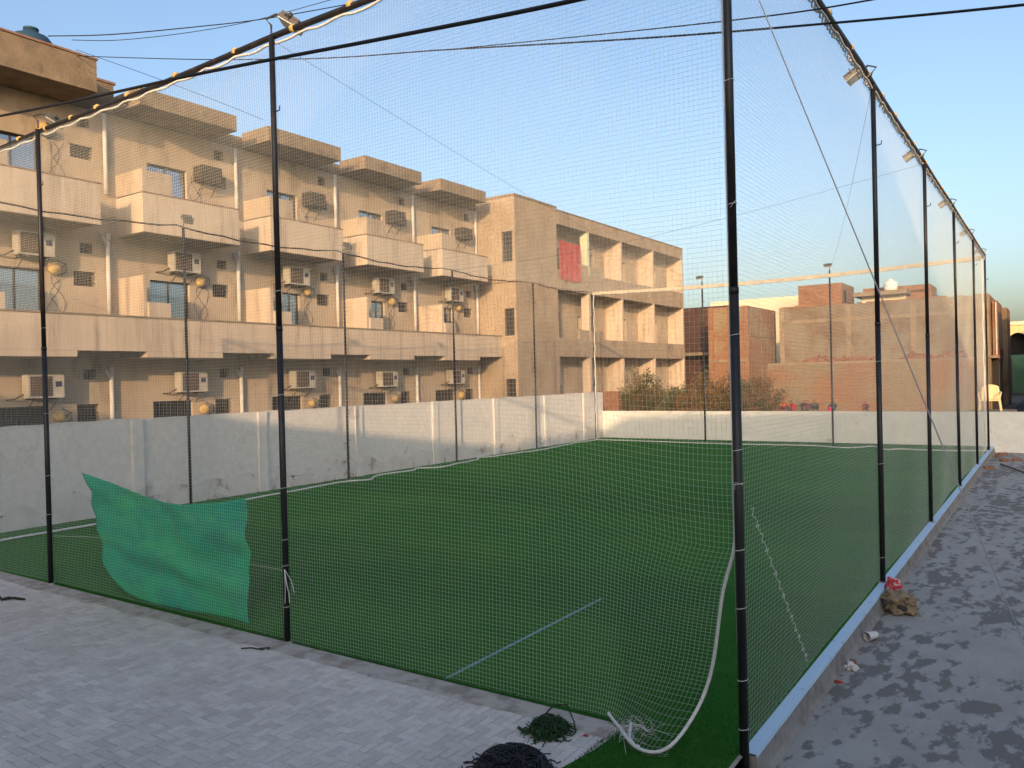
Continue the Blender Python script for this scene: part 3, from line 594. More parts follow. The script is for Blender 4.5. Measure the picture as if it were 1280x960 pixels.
# top rails
def rail(a_, b_, label, n):
    t = thing('top_rail', label, 'rail'); a_, b_ = Vector(a_), Vector(b_)
    pts = [a_.lerp(b_, i/40)+Vector((0, 0, -.025*abs(math.sin(math.pi*i/40*n)))) for i in range(41)]
    MB().tube(pts, .030, 10).build('pipe', 'rail', t, True); d = (b_-a_); L_ = d.length; d.normalize(); s = 0.3
    while s < L_-.2:
        p = a_+d*s; mb = MB(); w_ = random.uniform(.03, .06)
        mb.tube([p-d*w_/2, p+d*w_/2], .037, 10); mb.build('lashing', 'tie_yellow', t, True); s += random.uniform(.55, 1.1)
    mb = MB(); pts = []; m_ = int(L_/.12)
    for i in range(m_+1):
        q = a_.lerp(b_, i/m_); pts.append(q+Vector((0, .0, -.05-.035*abs(math.sin(i*.75+random.uniform(-.3, .3))))))
    mb.tube(pts, .012, 6); mb.build('lacing_rope', 'rope', t, True)
    return t
rail((0, 0, H), (XL, .1, H), 'black top rail along the front of the enclosure, tied with yellow cord', 3)
t = rail((0, -.25, H), (0, YB, H), 'black top rail running back along the right fence', 5)
mb = MB()
for i in range(230):     # bundled net edge hanging under the right rail in loops
    y = .2+i*.098; s = random.uniform(.02, .075)
    mb.tube([(-.02, y, H-.02), (-.035, y+.03, H-.04-s), (-.02, y+.09, H-.05-s*.8), (-.01, y+.12, H-.02)], .009, 5)
mb.build('lacing_loops', 'rope', t, True)
mb = MB(); pts = []
t = tag(MB().tube([Vector((XL, .2+(YB-.2)*i/60, H-.12*abs(math.sin(math.pi*i/60*5))-.02+.015*math.sin(i*2.2))) for i in range(61)], .017, 6).build('support_cable', 'cable', None, True), 'black sagging cable carrying the net along the boundary wall side', 'cable')
# floodlights
def floodlight(x, y, ang, label, pale=False, tilt=.55):
    t = thing('floodlight', label, 'floodlight', 'floodlights on the enclosure poles')
    c = Vector((x, y, H)); d = Vector((math.cos(ang), math.sin(ang), 0)); s = Vector((-d.y, d.x, 0)); dn = (d*math.cos(tilt)+Vector((0, 0, -math.sin(tilt)))).normalized(); up_ = s.cross(dn)*-1
    if up_.z < 0: up_ = -up_
    h = c+d*.19+Vector((0, 0, .10))
    MB().tube([c, c+Vector((0, 0, .09)), c+Vector((0, 0, .15))-d*.05, c+d*.04+Vector((0, 0, .19)), h-s*.135+up_*.03], .012, 6).tube([h-s*.135, h-s*.135+up_*.06, h+s*.135+up_*.06, h+s*.135], .009, 5).build('bracket', 'lamp_body', t)
    MB().obox(h, dn, s, up_, .10, .105, .022).build('housing', 'lamp_grey' if pale else 'lamp_body', t)
    fm = MB()
    for i in range(-3, 4): fm.obox(h+up_*.04+s*(i*.03), dn, s, up_, .095, .005, .012)
    fm.build('cooling_fin', 'lamp_body', t)
    MB().obox(h-up_*.026, dn, s, up_, .10, .105, .004).build('glass', 'lamp_glass', t)
floodlight(FX[0], 0, math.radians(35), 'black floodlight on the front pole beside the green cloth')
floodlight(FX[1], 0, math.radians(60), 'black floodlight on the front pole at the left edge')
for i, y in enumerate(RY[1:]): floodlight(0, y-.02, math.radians(180), ['floodlight on the second right fence pole', 'floodlight on the third right fence pole', 'floodlight on the fourth right fence pole', 'floodlight on the fifth right fence pole', 'floodlight on the far right corner pole'][i], True)
for i, y in enumerate(LY[1:3]): floodlight(XL, y, math.radians(-10), ['pale square floodlight on the wall side pole above the green cloth', 'small floodlight on the second wall side pole'][i], True, 1.0)
for i, x in enumerate(BX): floodlight(x, YB, math.radians(-90), ['floodlight on the back pole left of the near corner pole', 'floodlight on the back pole before the plastered house'][i], True, .4)
# ------------------------------------------------------------------ nets
def threads(lines, r, na, nb):
    """lines: array (L, n, 3); na, nb unit vectors across the thread"""
    Ln, n = lines.shape[:2]; offs = np.array([na*math.cos(t_)+nb*math.sin(t_) for t_ in (0.5, 2.594, 4.689)])*r
    V = (lines[:, :, None, :]+offs[None, None]).reshape(-1, 3)
    base = (np.arange(Ln)[:, None]*n+np.arange(n-1)[None]).reshape(-1)*3; fs = []
    for k in range(3):
        j = (k+1) % 3; fs.append(np.stack([base+k, base+j, base+3+j, base+3+k], 1))
    return V, np.concatenate(fs)
def np_mesh(name, parts, m, parent):
    V = []; Fs = []; o = 0
    for v, f in parts: V.append(v); Fs.append(f+o); o += len(v)
    V = np.concatenate(V).astype(np.float32); Fs = np.concatenate(Fs).astype(np.int32)
    me = bpy.data.meshes.new(name); me.vertices.add(len(V)); me.vertices.foreach_set('co', V.ravel()); me.loops.add(Fs.size); me.loops.foreach_set('vertex_index', Fs.ravel())
    me.polygons.add(len(Fs)); me.polygons.foreach_set('loop_start', np.arange(0, Fs.size, 4, dtype=np.int32)); me.update(calc_edges=True); me.validate()
    me.materials.append(MATS[m]); ob = bpy.data.objects.new(name, me); COL.objects.link(ob); ob.parent = parent; return ob
def sm(x): x = np.clip(x, 0, 1); return x*x*(3-2*x)
def wob(a_, b_, s, amp, ph):
    return amp*(np.sin(a_*1.3*s+1.7*np.sin(b_*.9*s+ph))+.6*np.sin(b_*1.9*s+1.1*a_*s+2*ph)+.35*np.sin(a_*3.7*s-b_*2.9*s+ph*3))/1.95
def net(name, label, fn, a0, a1, b0, b1, pitch, r, sega, segb, N):
    """fn(a,b)->(x,y,z) arrays"""
    t = thing('safety_net', label, 'net', 'nets of the enclosure'); N = np.array(N, float)
    A = np.arange(a0, a1, pitch); Bv = np.arange(b0, b1, pitch)
    bs_ = np.linspace(b0, b1, max(2, int((b1-b0)/segb))); as_ = np.linspace(a0, a1, max(2, int((a1-a0)/sega)))
    vl = np.stack(fn(A[:, None]+0*bs_[None], bs_[None]+0*A[:, None]), -1); hl = np.stack(fn(as_[None]+0*Bv[:, None], Bv[:, None]+0*as_[None]), -1)
    dv = vl[0, -1]-vl[0, 0]; dv /= np.linalg.norm(dv); dh = hl[0, -1]-hl[0, 0]; dh /= np.linalg.norm(dh)
    np_mesh('mesh', [threads(vl, r, N, dh), threads(hl, r, N, dv)], 'thread', t)
    return t
def front(a_, b_):
    s = sm((a_+2.6)/2.55); s2 = sm((a_+1.5)/1.45)
    x = a_+.0+wob(a_, b_, .8, .02, .3); z = b_+wob(a_, b_, .7, .025, 1.9)*sm(b_/.5)
    z = np.maximum(z-.30*np.exp(-((b_-1.6)/.8)**2)*s*s, .016)
    e = np.interp(z, [0, .18, .55, 1.08, 1.30, 1.36, 1.6, 1.95, 2.05, 2.5, 2.9, 6], [-.42, -.33, -.225, -.14, -.06, -.036, -.046, -.046, -.034, -.046, -.034, -.034])
    x = x+e*s2
    y = .045+wob(a_, b_, .6, .03, .7)*sm((5.87-b_)/1.0)-.43*s2*sm(1-b_/.36)*np.exp(-((a_+.18)/.45)**2)
    return x, y, z
nf = net('f', 'white mesh net across the front of the enclosure, loose at its lower right', front, XL+.1, -.004, .0, H-.03, .034, .00085, .13, .13, (0, 1, 0))
eb = np.linspace(0.0, H-.1, 140); ex, ey, ez = front(np.full(140, -.006), eb)
pts = [Vector((x, y-.01, z)) for x, y, z in zip(ex, ey, ez)][::-1]
aa = np.linspace(-.006, -.82, 26); x_, y_, z_ = front(aa, np.zeros(26))
pts += [Vector((x, y-.01-.02*math.sin(i*.42), z+.012+.02*abs(math.sin(i*.3)))) for i, (x, y, z) in enumerate(zip(x_, y_, z_))][1:]
for _ in range(14): pts = [pts[0]]+[(pts[k-1]+pts[k]*2+pts[k+1])/4 for k in range(1, len(pts)-1)]+[pts[-1]]
MB().tube(pts, .0115, 8).build('edge_rope', 'rope', nf, True)
mb = MB()      # bunched slack netting at the loose corner
for i in range(110):
    p = Vector((-.78+random.gauss(0, .07), -.10+random.gauss(0, .07), .02+abs(random.gauss(0, .03)))); q = p+Vector((random.gauss(.04, .05), random.gauss(-.03, .05), random.gauss(0, .012))); q.z = max(.016, q.z)
    mb.tube([p, (p+q)/2+Vector((0, 0, .012)), q], .0012, 3, False)
mb.build('bunched_corner', 'rope', nf)['kind'] = 'stuff'; mb = MB()
mb.tube([Vector((-.80, -.03, .05)), Vector((-.77, -.10, .05)), Vector((-.72, -.22, .035)), Vector((-.64, -.30, .03)), Vector((-.60, -.33, .05))], .011, 7)
mb.build('loose_rope', 'rope', nf, True)
def right(a_, b_):
    x = -.05+wob(a_, b_, .5, .035, 2.2)*sm((5.87-b_)/1.); y = a_+wob(a_, b_, .7, .02, .9); z = np.maximum(b_+wob(a_, b_, .6, .03, .2)*sm(b_/.4), .012); return x, y, z
nr = net('r', 'mesh net along the right fence above the blue kerb', right, .03, YB, .0, H-.05, .034, .00065, .25, .25, (1, 0, 0))
mb = MB(); pts = []
for i in range(70):
    t_ = i/69; p = Vector((-.06, .44+1.4*t_, 1.55-1.5*t_)); pts.append(p+Vector((0, .035 if i % 2 else -.02, .02*math.sin(i*1.9))))
mb.tube(pts, .0019, 4); mb.build('seam_cord', 'tie', nr)
def left(a_, b_): return XL+.03+wob(a_, b_, .5, .03, .4)*sm((5.8-b_)), a_+wob(a_, b_, .6, .02, 1.), np.minimum(b_+wob(a_, b_, .5, .03, .1)*sm(b_/.5), H-.02-.12*np.abs(np.sin(np.pi*(a_-.2)/(YB-.2)*5)))
nl_ = net('l', 'mesh net hung in front of the whitewashed boundary wall', left, .2, YB, .02, H-.0, .034, .0004, .5, .5, (1, 0, 0))
def groundrope(p0, p1, loops, out):
    p0, p1 = Vector(p0), Vector(p1); pts = []
    for i in range(161):
        t_ = i/160; p = p0.lerp(p1, t_); o_ = Vector((0, 0, 0))
        for c, w_, am in loops: o_ += out*am*math.exp(-((t_-c)/w_)**2)
        pts.append(p+o_+out*(.03*noise.noise((t_*23, 0, 1)))+Vector((0, 0, .02+.012*abs(noise.noise((t_*31, 4, 0))))))
    return MB().tube(pts, .021, 6)
groundrope((XL+.08, .3, .012), (XL+.08, YB, .012), [(.0, .2, .45), (.27, .12, .3), (.415, .018, .4), (.50, .02, .1), (.525, .01, -.3), (.55, .03, .3), (.60, .05, .2), (.665, .012, -.35), (.80, .06, .22), (.93, .02, -.1)], Vector((1, 0, 0))).build('ground_rope', 'rope', nl_, True)
MB().tube([Vector((XL+.06+.012*math.sin(i*1.3), YB-.06, .03+(H-.2)*i/40)) for i in range(41)], .021, 7).build('edge_rope', 'rope', nl_, True)
MB().tube([Vector((-.07+.015*math.sin(i*.9), YB-.08, .03+(H-.2)*i/40)) for i in range(41)], .018, 7).build('edge_rope', 'rope', nr, True)
MB().tube([Vector((-.04, YB-.62+.02*math.sin(i*.7), .03+(H-.2)*i/40)) for i in range(41)], .010, 7).build('gather_rope', 'rope', nr, True)
def back(a_, b_): return a_+wob(a_, b_, .6, .02, 1.4), YB-.03+wob(a_, b_, .5, .03, 2.4), b_+wob(a_, b_, .5, .02, .5)*sm(b_/.5)*sm((H-b_))
nb_ = net('b', 'mesh net across the far end of the turf', back, XL, 0, .02, H-.12, .034, .0004, .5, .5, (0, 1, 0))
groundrope((XL, YB-.02, .012), (0, YB-.02, .012), [(.4, .25, -.4), (.70, .05, -.55), (.755, .02, .45), (.80, .02, -.5), (.9, .12, -.75)], Vector((0, 1, 0))).build('ground_rope', 'rope', nb_, True)
mb = MB(); n = 120; V = []; Fq = []
for i in range(n+1):
    x = XL+(-XL)*i/n; z = H-.05-.14*math.sin(math.pi*i/n); V += [(x, YB-.04, z), (x, YB-.05+.02*math.sin(i), z-.10-.02*noise.noise((i*.3, 0, 0))), (x, YB-.02, z-.005), (x, YB-.03+.02*math.sin(i), z-.105-.02*noise.noise((i*.3, 0, 0)))]
for i in range(n): o_ = i*4; Fq += [(o_, o_+4, o_+5, o_+1), (o_+2, o_+3, o_+7, o_+6), (o_, o_+2, o_+6, o_+4), (o_+1, o_+5, o_+7, o_+3)]
mat('net_hem', (.55, .50, .42), .9, c2=(.42, .37, .3), sc1=9)
mb.add(V, Fq).build('folded_hem', 'net_hem', nb_)
mb = MB().tube([Vector((XL+(-XL)*i/60, YB-.03, H-.04-.14*math.sin(math.pi*i/60))) for i in range(61)], .014, 6); mb.build('head_rope', 'tie_yellow', nb_, True)
def roof(a_, b_):
    u, v = (a_-XL)/(-XL), b_/YB; s = np.sin(np.pi*u)*np.sin(np.pi*v)
    return a_+wob(a_, b_, .4, .03, .3), b_+wob(a_, b_, .4, .03, 1.3), H-.06-.14*np.sin(np.pi*u)*sm((v-.8)/.2)-.12*s+wob(a_, b_, .5, .03, 2)*s
nt_ = net('t', 'mesh net stretched overhead as the roof of the enclosure', roof, XL+.05, -.02, .05, YB-.05, .034, .0004, .45, .45, (0, 0, 1))
for a_, b_ in (((-4.469, 0), (-8.842, YB)), ((0, 5.04), (-4.44, YB)), ((0, 9.41), (XL, 13.88))):
    pts = []
    for i in range(25):
        t_ = i/24; x, y = a_[0]+(b_[0]-a_[0])*t_, a_[1]+(b_[1]-a_[1])*t_; pts.append(Vector((x, y, H-.05-.25*math.sin(math.pi*t_))))
    MB().tube(pts, .0024, 4).build('support_wire', 'cable', nt_)
# ------------------------------------------------------------------ wires
def wire(label, pts, r, m='cable', cat='cable', name='overhead_cable'):
    P_ = [Vector(p) for p in pts]; out = []
    for i in range(len(P_)-1):
        p0, p1, p2, p3 = P_[max(i-1, 0)], P_[i], P_[i+1], P_[min(i+2, len(P_)-1)]
        for k in range(12):
            t_ = k/12; out.append(.5*((2*p1)+(p2-p0)*t_+(2*p0-5*p1+4*p2-p3)*t_*t_+(3*p1-p0-3*p2+p3)*t_**3))
    return tag(MB().tube(out+[P_[-1]], r, 6).build(name, m, None, True), label, cat)
wire('thick black power cable slanting up across the upper left', [onY(-300, 200, -1.2), onY(0, 145, -1.3), onY(250, 92, -1.4), onY(480, 48, -1.5), onY(720, 0, -1.6), onY(1000, -70, -1.7)], .012)
wire('black power cable crossing the sky from left roof to upper right', [onY(-250, 55, 6), onY(100, 70, 5), onY(350, 74, 4), onY(560, 62, 3), onY(800, 48, 2), onY(1050, 28, 1), onY(1280, 6, .6), onY(1500, -20, .2)], .009)
wire('thin black power cable just above the crossing cable', [onY(560, 62, 3.3), onY(760, 42, 2.3), onY(960, 20, 1.2), onY(1100, -2, .6), onY(1250, -30, .2)], .006)
wire('thin cable over the left roof, upper of the pair', [onX(60, 45, -17), onX(140, 43, -16), onX(250, 33, -15), onX(340, 22, -14), onX(470, -2, -13), onX(560, -25, -12)], .012)
wire('thin cable over the left roof, lower of the pair', [onX(90, 50, -17), onX(150, 50, -16), onX(240, 40, -15), onX(320, 25, -14.4), onX(420, -2, -13)], .008)
wire('thin cable sagging from the roof canopy behind the front rail', [onX(95, 62, -17.3), onX(180, 92, -17), onX(260, 122, -16.7), onX(330, 150, -16.5)], .006)
top = Vector((.03, -.02, 5.38)); ank = onZ(1300, 858, ZC); d_ = (onZ(1360, 1000, ZC))
wire('straight steel guy wire from the near corner pole down to the concrete', [top, top.lerp(d_, .33), top.lerp(d_, .66), d_], .0042, 'guy', 'wire', 'guy_wire')
# ------------------------------------------------------------------ green cloth
mb = MB(); na, nb = 64, 34; V = []
topc = [(-8.43, 1.44), (-7.6, 1.30), (-6.9, 1.20), (-6.2, 1.18), (-5.6, 1.24), (-5.18, 1.31)]
for j in range(nb+1):
    v = j/nb
    for i in range(na+1):
        u = i/na
        xl = np.interp(v, [0, .18, .3, .42, .6, .8, 1], [-8.43, -8.22, -8.27, -8.12, -8.05, -7.82, -7.35]); xr = np.interp(v, [0, .25, .5, .75, 1], [-5.18, -5.16, -5.12, -5.09, -5.03])+.02*math.sin(v*19)
        xt = xl+(xr-xl)*u; tx_ = -8.43+(3.25)*u; zt = np.interp(tx_, [p[0] for p in topc], [p[1] for p in topc]); zb = np.interp(u, [0, .12, .3, 1], [.10, .055, .035, .03])
        z = zt+(zb-zt)*v
        y = .22+.04*math.sin(u*7+v*2)+.04*noise.noise((u*4, v*5, 2))+.035*v*math.sin(5*v+9*u*.4)+.055*math.sin(13*(v-.45*u)+2*noise.noise((u*3, v*3, 7)))*v+.03*noise.noise((u*11, v*6, 1))
        y = y*(1-.55*v*v)
        V.append((xt-.2, y, z))
mb.add(V, [(j*(na+1)+i, j*(na+1)+i+1, (j+1)*(na+1)+i+1, (j+1)*(na+1)+i) for j in range(nb) for i in range(na)])
gc = mb.build('shade_cloth', 'green_cloth', None, True)
so_ = gc.modifiers.new('thickness', 'SOLIDIFY'); so_.thickness = .002
tag(gc, 'green shade cloth tied inside the front net at lower left', 'cloth')
tag(MB().tube([(-9.0, .03, 1.56), (-8.7, .07, 1.49), (-8.63, .22, 1.44)], .004, 5).build('tie_string', 'tie', None), 'white string from the left front pole to the cloth corner', 'string')
tag(MB().tube([(-9.02, .03, .62), (-8.4, .36, .60), (-5.0, .38, .57), (-4.49, .03, .62)], .0022, 5).build('tie_string', 'tie', None), 'white string stretched low between the two front poles behind the cloth', 'string')
tag(MB().tube([(-4.45, -.03, .72), (-4.40, -.05, .6), (-4.37, -.05, .5), (-4.35, -.06, .42)], .004, 5).tube([(-4.45, -.03, .72), (-4.33, -.05, .63), (-4.28, -.06, .52)], .003, 5).tube([(-4.45, -.03, .70), (-4.42, -.05, .55), (-4.43, -.05, .40)], .003, 5).build('loose_string', 'tie', None), 'frayed white strings hanging from the middle front pole', 'string')
# ------------------------------------------------------------------ things on the paving
def heap(name, label, cat, m, c, R_, hgt, n, rad, spread=1.):
    t = thing(name, label, cat); c = Vector(c); mb = MB(); V = []; na, nb = 72, 24
    for j in range(nb+1):
        for i in range(na):
            a_ = 2*math.pi*i/na; th = j/nb*math.pi/2; rr = R_*math.cos(th)*(1+.34*noise.noise((math.cos(a_)*4, math.sin(a_)*5, th*5))+.08*noise.noise((math.cos(a_)*13, math.sin(a_)*13, th*12))+.28*noise.noise((math.cos(a_)*1.7, math.sin(a_)*1.7, th*2.5+c.x)))
            V.append((c.x+rr*math.cos(a_), c.y+rr*math.sin(a_), c.z+max(0, hgt*math.sin(th)*(.85+.5*noise.noise((math.cos(a_)*2, math.sin(a_)*2, th*4))+.22*noise.noise((math.cos(a_)*6*math.cos(th), math.sin(a_)*6*math.cos(th), 3))+.12*noise.noise((math.cos(a_)*15*math.cos(th), math.sin(a_)*15*math.cos(th), 8))))))
    mb.add(V, [(j*na+i, j*na+(i+1) % na, (j+1)*na+(i+1) % na, (j+1)*na+i) for j in range(nb) for i in range(na)]); mb.build('core', m, t, True)
    mb = MB()
    for i in range(n):
        a_ = random.uniform(0, 6.28); rr = R_*spread*math.sqrt(random.random())*1.02; p = c+Vector((rr*math.cos(a_), rr*math.sin(a_), 0)); zs = hgt*math.sqrt(max(0.0, 1-(rr/(R_*spread*1.05))**2))
        pts = []; d = random.uniform(0, 6.28); q = Vector((p.x, p.y, zs*random.uniform(.85, 1.12)))
        for k in range(7):
            d += random.gauss(0, .9); q = q+Vector((math.cos(d), math.sin(d), random.gauss(0, .5)))*R_*.13
            r2 = (Vector((q.x, q.y))-Vector((c.x, c.y))).length; lim = hgt*math.sqrt(max(0, 1-(r2/(R_*1.15))**2))
            q.z = max(rad, min(q.z, lim*1.15+.02)); pts.append(q+Vector((0, 0, c.z)))
        mb.tube(pts, rad*random.uniform(.7, 1.5), 5)
    mb.build('strands', m, t, True)
heap('net_heap', 'crumpled heap of black netting at the bottom edge of the paving', 'heap', 'black_net', (-1.16, -.99, 0), .21, .125, 460, .0036)
heap('net_clump', 'small tangled clump of dark green netting on the paving', 'clump', 'dark_green_net', (-1.27, -.36, 0), .125, .085, 240, .0032, 1.1)
tag(MB().tube([(-1.36, -.36, .06), (-1.3, -.25, .15), (-1.22, -.2, .15), (-1.14, -.24, .06), (-1.1, -.29, .012)], .006, 6).tube([(-1.36, -.42, .012), (-1.43, -.47, .02), (-1.47, -.46, .03)], .012, 6).build('green_cord', 'dark_green_net', None, True), 'dark green cord arching out of the green netting clump', 'cord')
tag(MB().tube([(-8.95, -.78, .012), (-8.8, -.70, .03), (-8.72, -.72, .02), (-8.65, -.62, .025), (-8.5, -.56, .012)], .016, 6).tube([(-8.75, -.71, .02), (-8.78, -.60, .015)], .01, 5).build('dark_twig', 'twig', None), 'dark twisted scrap lying at the left edge of the paving', 'scrap')
tag(MB().tube([(-4.70, -.36, .012), (-4.62, -.31, .018), (-4.55, -.29, .014), (-4.46, -.22, .02), (-4.44, -.25, .015)], .007, 5).tube([(-4.55, -.29, .014), (-4.47, -.28, .014)], .005, 5).build('dark_twig', 'twig', None), 'short dark twig on the paving below the middle front pole', 'twig')
def crumple(name, label, cat, m, c, sx, sy, sz, amp, seed, rot=0.):
    bm = bmesh.new(); bmesh.ops.create_icosphere(bm, subdivisions=4, radius=1)
    for v in bm.verts:
        d = v.co.copy(); k = 1+amp*noise.noise(d*1.6+Vector((seed, 0, 0)))+amp*.55*noise.noise(d*4+Vector((0, seed, 0)))+amp*.25*noise.noise(d*9)
        q = Vector((d.x*sx, d.y*sy, d.z*sz))*k; q = Matrix.Rotation(rot, 3, 'Z') @ q; v.co = Vector((c[0]+q.x, c[1]+q.y, max(c[2], c[2]+sz*.72+q.z)))
    me = bpy.data.meshes.new(name); bm.to_mesh(me); bm.free(); me.shade_smooth(); me.materials.append(MATS[m]); o = bpy.data.objects.new(name, me); COL.objects.link(o)
    return tag(o, label, cat) if label else o
tag(bx('red_scrap', 'red_bit', None, -1.04, -1.01, -.29, -.265, .001, .008), 'tiny red scrap on the paving right of the green clump', 'scrap')
sk = thing('sack', 'beige camouflage sack slumped against the kerb by the second pole', 'sack')
sb = crumple('body', None, '', 'sack', (.26, 4.50, ZC), .175, .15, .115, .5, 3.); sb.parent = sk
f_ = crumple('flap', None, '', 'sack', (.23, 4.53, ZC+.125), .165, .125, .045, .7, 8.); f_.parent = sk
f_ = crumple('dark_patch', None, '', 'sack_dark', (.30, 4.375, ZC+.05), .055, .035, .035, .3, 5.); f_.parent = sk
crumple('red_packet', 'red and white plastic packet on top of the sack', 'packet', 'packet_red', (.16, 4.72, ZC+.16), .075, .05, .095, .5, 2.)
c_ = thing('plastic_cup', 'white plastic cup lying beside the kerb', 'cup')
q = Vector((.17, 3.36, ZC+.045)); dd = Vector((.5, .85, 0)).normalized()
MB().tube([q-dd*.06, q+dd*.06], .043, 16, False, .034).tube([q+dd*.058, q+dd*.062], .034, 16).build('shell', 'packet_white', c_, True)
mb = MB(); a_ = dd.cross(Vector((0, 0, 1)))
mb.tube([q-dd*.062+a_*(.044*math.cos(k*.45))+Vector((0, 0, .044*math.sin(k*.45))) for k in range(15)], .004, 5, False).build('rim', 'packet_white', c_, True)
crumple('paper_scrap', 'crumpled white paper scrap by the kerb', 'scrap', 'packet_white', (.165, 2.42, ZC), .045, .04, .035, .9, 4.)
crumple('brown_scrap', 'small brown clod behind the white paper scrap', 'scrap', 'brown', (.16, 2.54, ZC), .035, .03, .032, .7, 6.)
crumple('red_chip', 'small red brick chip on the concrete near the kerb', 'scrap', 'red_bit', (.135, 2.06, ZC), .03, .022, .012, .8, 9.)
for i, (x, y, l, rz) in enumerate(((.22, 19.2, 'loose brick at the far kerb, nearest the viewer', .3), (.45, 21.3, 'loose brick lying just left of centre before the far wall', .9), (.75, 21.6, 'loose brick lying flat right before the far wall', .1), (.25, 22.6, 'loose brick beside the foot of the far corner pole', 1.2), (.35, 23.2, 'loose brick touching the far white wall', .5))):
    o = tag(MB().box(-.115, .115, -.055, .055, 0, .075).build('loose_brick', 'loose_brick', None), l, 'brick', 'bricks by the far kerb'); o.location = (x, y, ZC); o.rotation_euler = (0, 0, rz)
tag(MB().tube([(.42, 20.3, ZC+.03), (.8, 19.0, ZC+.05), (1.25, 17.7, ZC+.02)], .022, 6).build('stick', 'bark', None), 'dark stick lying on the concrete near the far wall', 'stick')
# ------------------------------------------------------------------ plastic chair on a ledge behind the back wall
tag(bx('brick_platform', 'brick_low', None, -.7, .6, YF+.8, YF+2.6, 0, 1.06), 'low brick platform behind the back wall under the chair', 'platform')
ch = thing('plastic_chair', 'sunlit pale plastic armchair behind the far right corner pole', 'chair'); cx, cy, cz = -.11, 25.6, 1.06
V = []; nu = 12
mb = MB()
for j in range(9):
    for i in range(nu+1):
        u = i/nu*2-1; v = j/8; w_ = .27*(1-.12*v*v); z = cz+.36+.50*v-.07*u*u*v*v; V.append((cx+w_*u, cy+.22+.10*v-.05*u*u, z))
mb.add(V, [(j*(nu+1)+i, j*(nu+1)+i+1, (j+1)*(nu+1)+i+1, (j+1)*(nu+1)+i) for j in range(8) for i in range(nu)])
bk = mb.build('backrest', 'chair', ch, True); bk.modifiers.new('t', 'SOLIDIFY').thickness = .02
bx('seat', 'chair', ch, cx-.3, cx+.3, cy-.27, cy+.24, cz+.33, cz+.365)
for sx_ in (-1, 1):
    for sy_ in (-.24, .22): MB().tube([(cx+sx_*.27, cy+sy_, cz+.34), (cx+sx_*.31, cy+sy_*1.12, cz)], .024, 6).build('leg', 'chair', ch)
    MB().tube([(cx+sx_*.28, cy-.24, cz+.36), (cx+sx_*.32, cy-.22, cz+.58), (cx+sx_*.32, cy+.1, cz+.6), (cx+sx_*.26, cy+.26, cz+.62)], .02, 6).build('armrest', 'chair', ch)
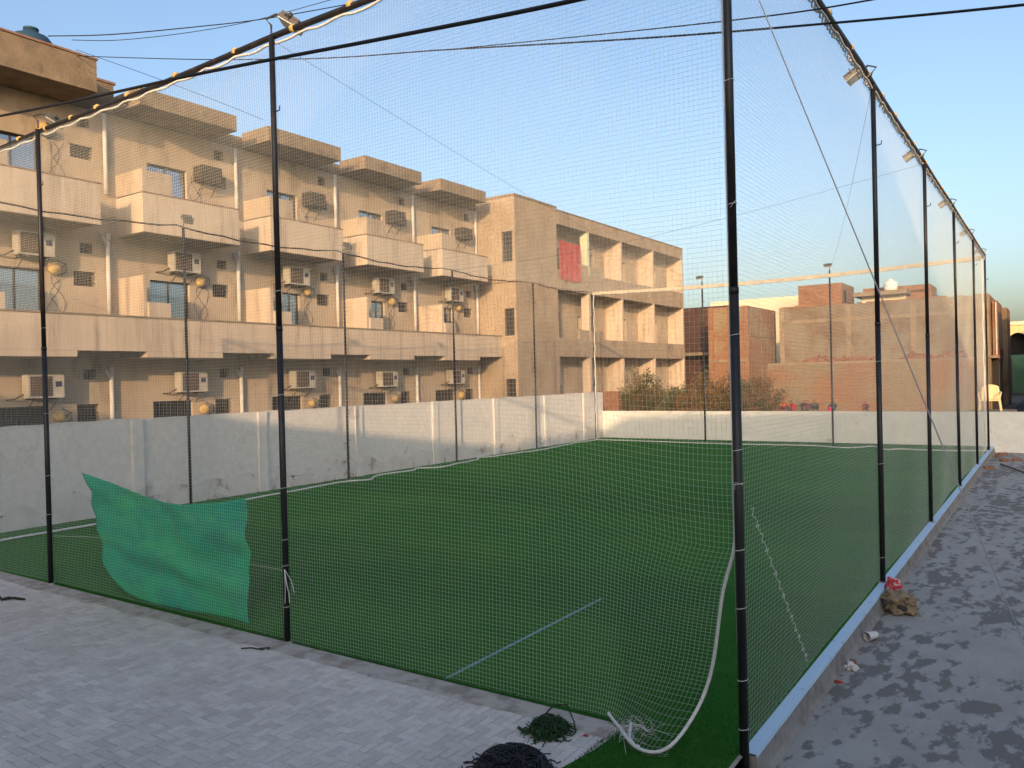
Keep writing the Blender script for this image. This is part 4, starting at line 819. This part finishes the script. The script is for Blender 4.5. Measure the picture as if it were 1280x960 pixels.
# ------------------------------------------------------------------ people sitting by the brick wall
def person(x, y, face, top_, leg_, label, lean=.1, kid=.9):
    vs_ = dict(pel=(0, 0, .13, .13), sp=(lean*.3, 0, .33, .125), ch=(lean*.7, 0, .5, .135), nk=(lean*1.0, 0, .60, .055), h1=(lean*1.15+.02, 0, .70, .082), h2=(lean*1.15+.02, 0, .80, .07),
               ls=(lean*.8, .17, .53, .055), le=(lean+.16, .22, .34, .043), lh=(lean+.34, .12, .38, .032), rs=(lean*.8, -.17, .53, .055), re=(lean+.16, -.22, .34, .043), rh=(lean+.34, -.10, .38, .032),
               lk=(.38, .14, .40, .07), lf=(.44, .13, .07, .045), lt=(.56, .14, .035, .035), rk=(.38, -.14, .40, .07), rf=(.44, -.13, .07, .045), rt_=(.56, -.14, .035, .035))
    names = list(vs_); ed_ = [('pel', 'sp'), ('sp', 'ch'), ('ch', 'nk'), ('nk', 'h1'), ('h1', 'h2'), ('ch', 'ls'), ('ls', 'le'), ('le', 'lh'), ('ch', 'rs'), ('rs', 're'), ('re', 'rh'), ('pel', 'lk'), ('lk', 'lf'), ('lf', 'lt'), ('pel', 'rk'), ('rk', 'rf'), ('rf', 'rt_')]
    me = bpy.data.meshes.new('person'); me.from_pydata([vs_[k][:3] for k in names], [(names.index(a_), names.index(b_)) for a_, b_ in ed_], [])
    o = bpy.data.objects.new('person', me); COL.objects.link(o); o.modifiers.new('s', 'SKIN')
    for i, k in enumerate(names): q = vs_[k][3]; me.skin_vertices[0].data[i].radius = (q, q); me.skin_vertices[0].data[i].use_root = (k == 'pel')
    o.modifiers.new('d', 'SUBSURF').levels = 2
    dg = bpy.context.evaluated_depsgraph_get(); m2 = bpy.data.meshes.new_from_object(o.evaluated_get(dg)); o.modifiers.clear(); o.data = m2; m2.shade_smooth()
    m2.materials.clear()
    for k in ('cloth_'+top_, 'cloth_'+leg_, 'skin', 'hair'): m2.materials.append(MATS[k])
    for p in m2.polygons:
        c = p.center
        if c.z > .61: p.material_index = 3 if (c.z > .77 or c.x < lean*1.15-.02) else 2
        elif c.x > lean+.26 and .3 < c.z < .46 and abs(c.y) < .13 and c.x > .30 and c.z < .42 and abs(abs(c.y)-.11) < .03: p.material_index = 2
        elif c.x > .16 and abs(c.y) < .24 and c.x > lean+.12: p.material_index = 1
        elif c.z < .16: p.material_index = 1
    o.location = (x, y, 0.0); o.rotation_euler = (0, 0, face); o.scale = (kid,)*3; o.location.z = .25
    ld = MB().box(-.22, .2, -.26, .26, -.25/kid, -.0).build('seat_block', 'loose_brick', None)
    ld.location = o.location; ld.rotation_euler = o.rotation_euler; ld.scale = o.scale; tag(ld, 'low stone under the '+label.split(' seated')[0].split(' leaning')[0]+' behind the back wall', 'stone')
    return tag(o, label, 'person', 'people sitting behind the back wall')
for (x, Y, f_, tp, lg, lb, ln) in ((964, 40, -1.9, 'grey', 'dark', 'person in grey seated at the left by the dry shrub', .15), (980, 40.3, -1.5, 'orange', 'maroon', 'person in bright orange seated alone', .05), (994, 39.6, -2.3, 'red', 'dark', 'person in red leaning over, left end of the group', .25),
                         (1005, 40.2, -1.3, 'dark', 'slate', 'person in dark clothes seated right next to the red one', .08), (1011, 39.2, -1.7, 'maroon', 'slate', 'person in maroon top seated in the middle of the group', .1), (1017, 40.6, -1.1, 'slate', 'dark', 'person in slate grey seated at the right end of the group', .2), (1042, 40, -1.6, 'blue', 'dark', 'person in dark blue seated alone behind the back fence pole', .1)):
    p = onY(x, 512, Y); person(p.x, Y, f_, tp, lg, lb, ln)
p = onY(1037.5, 512, 39.6); bg_ = crumple('pink_bag', 'small pink bag beside the person in dark blue', 'bag', 'pink_bag', (p.x, 39.6, .30), .13, .1, .17, .3, 1.)
tag(bx('stone_block', 'raw_concrete', None, p.x-.2, p.x+.2, 39.4, 39.8, 0, .32), 'low stone block under the pink bag', 'stone')
p = onY(1082, 508, 41); person(p.x, 41, -1.4, 'maroon', 'dark', 'small person in maroon seated apart at the right', .1, .75)
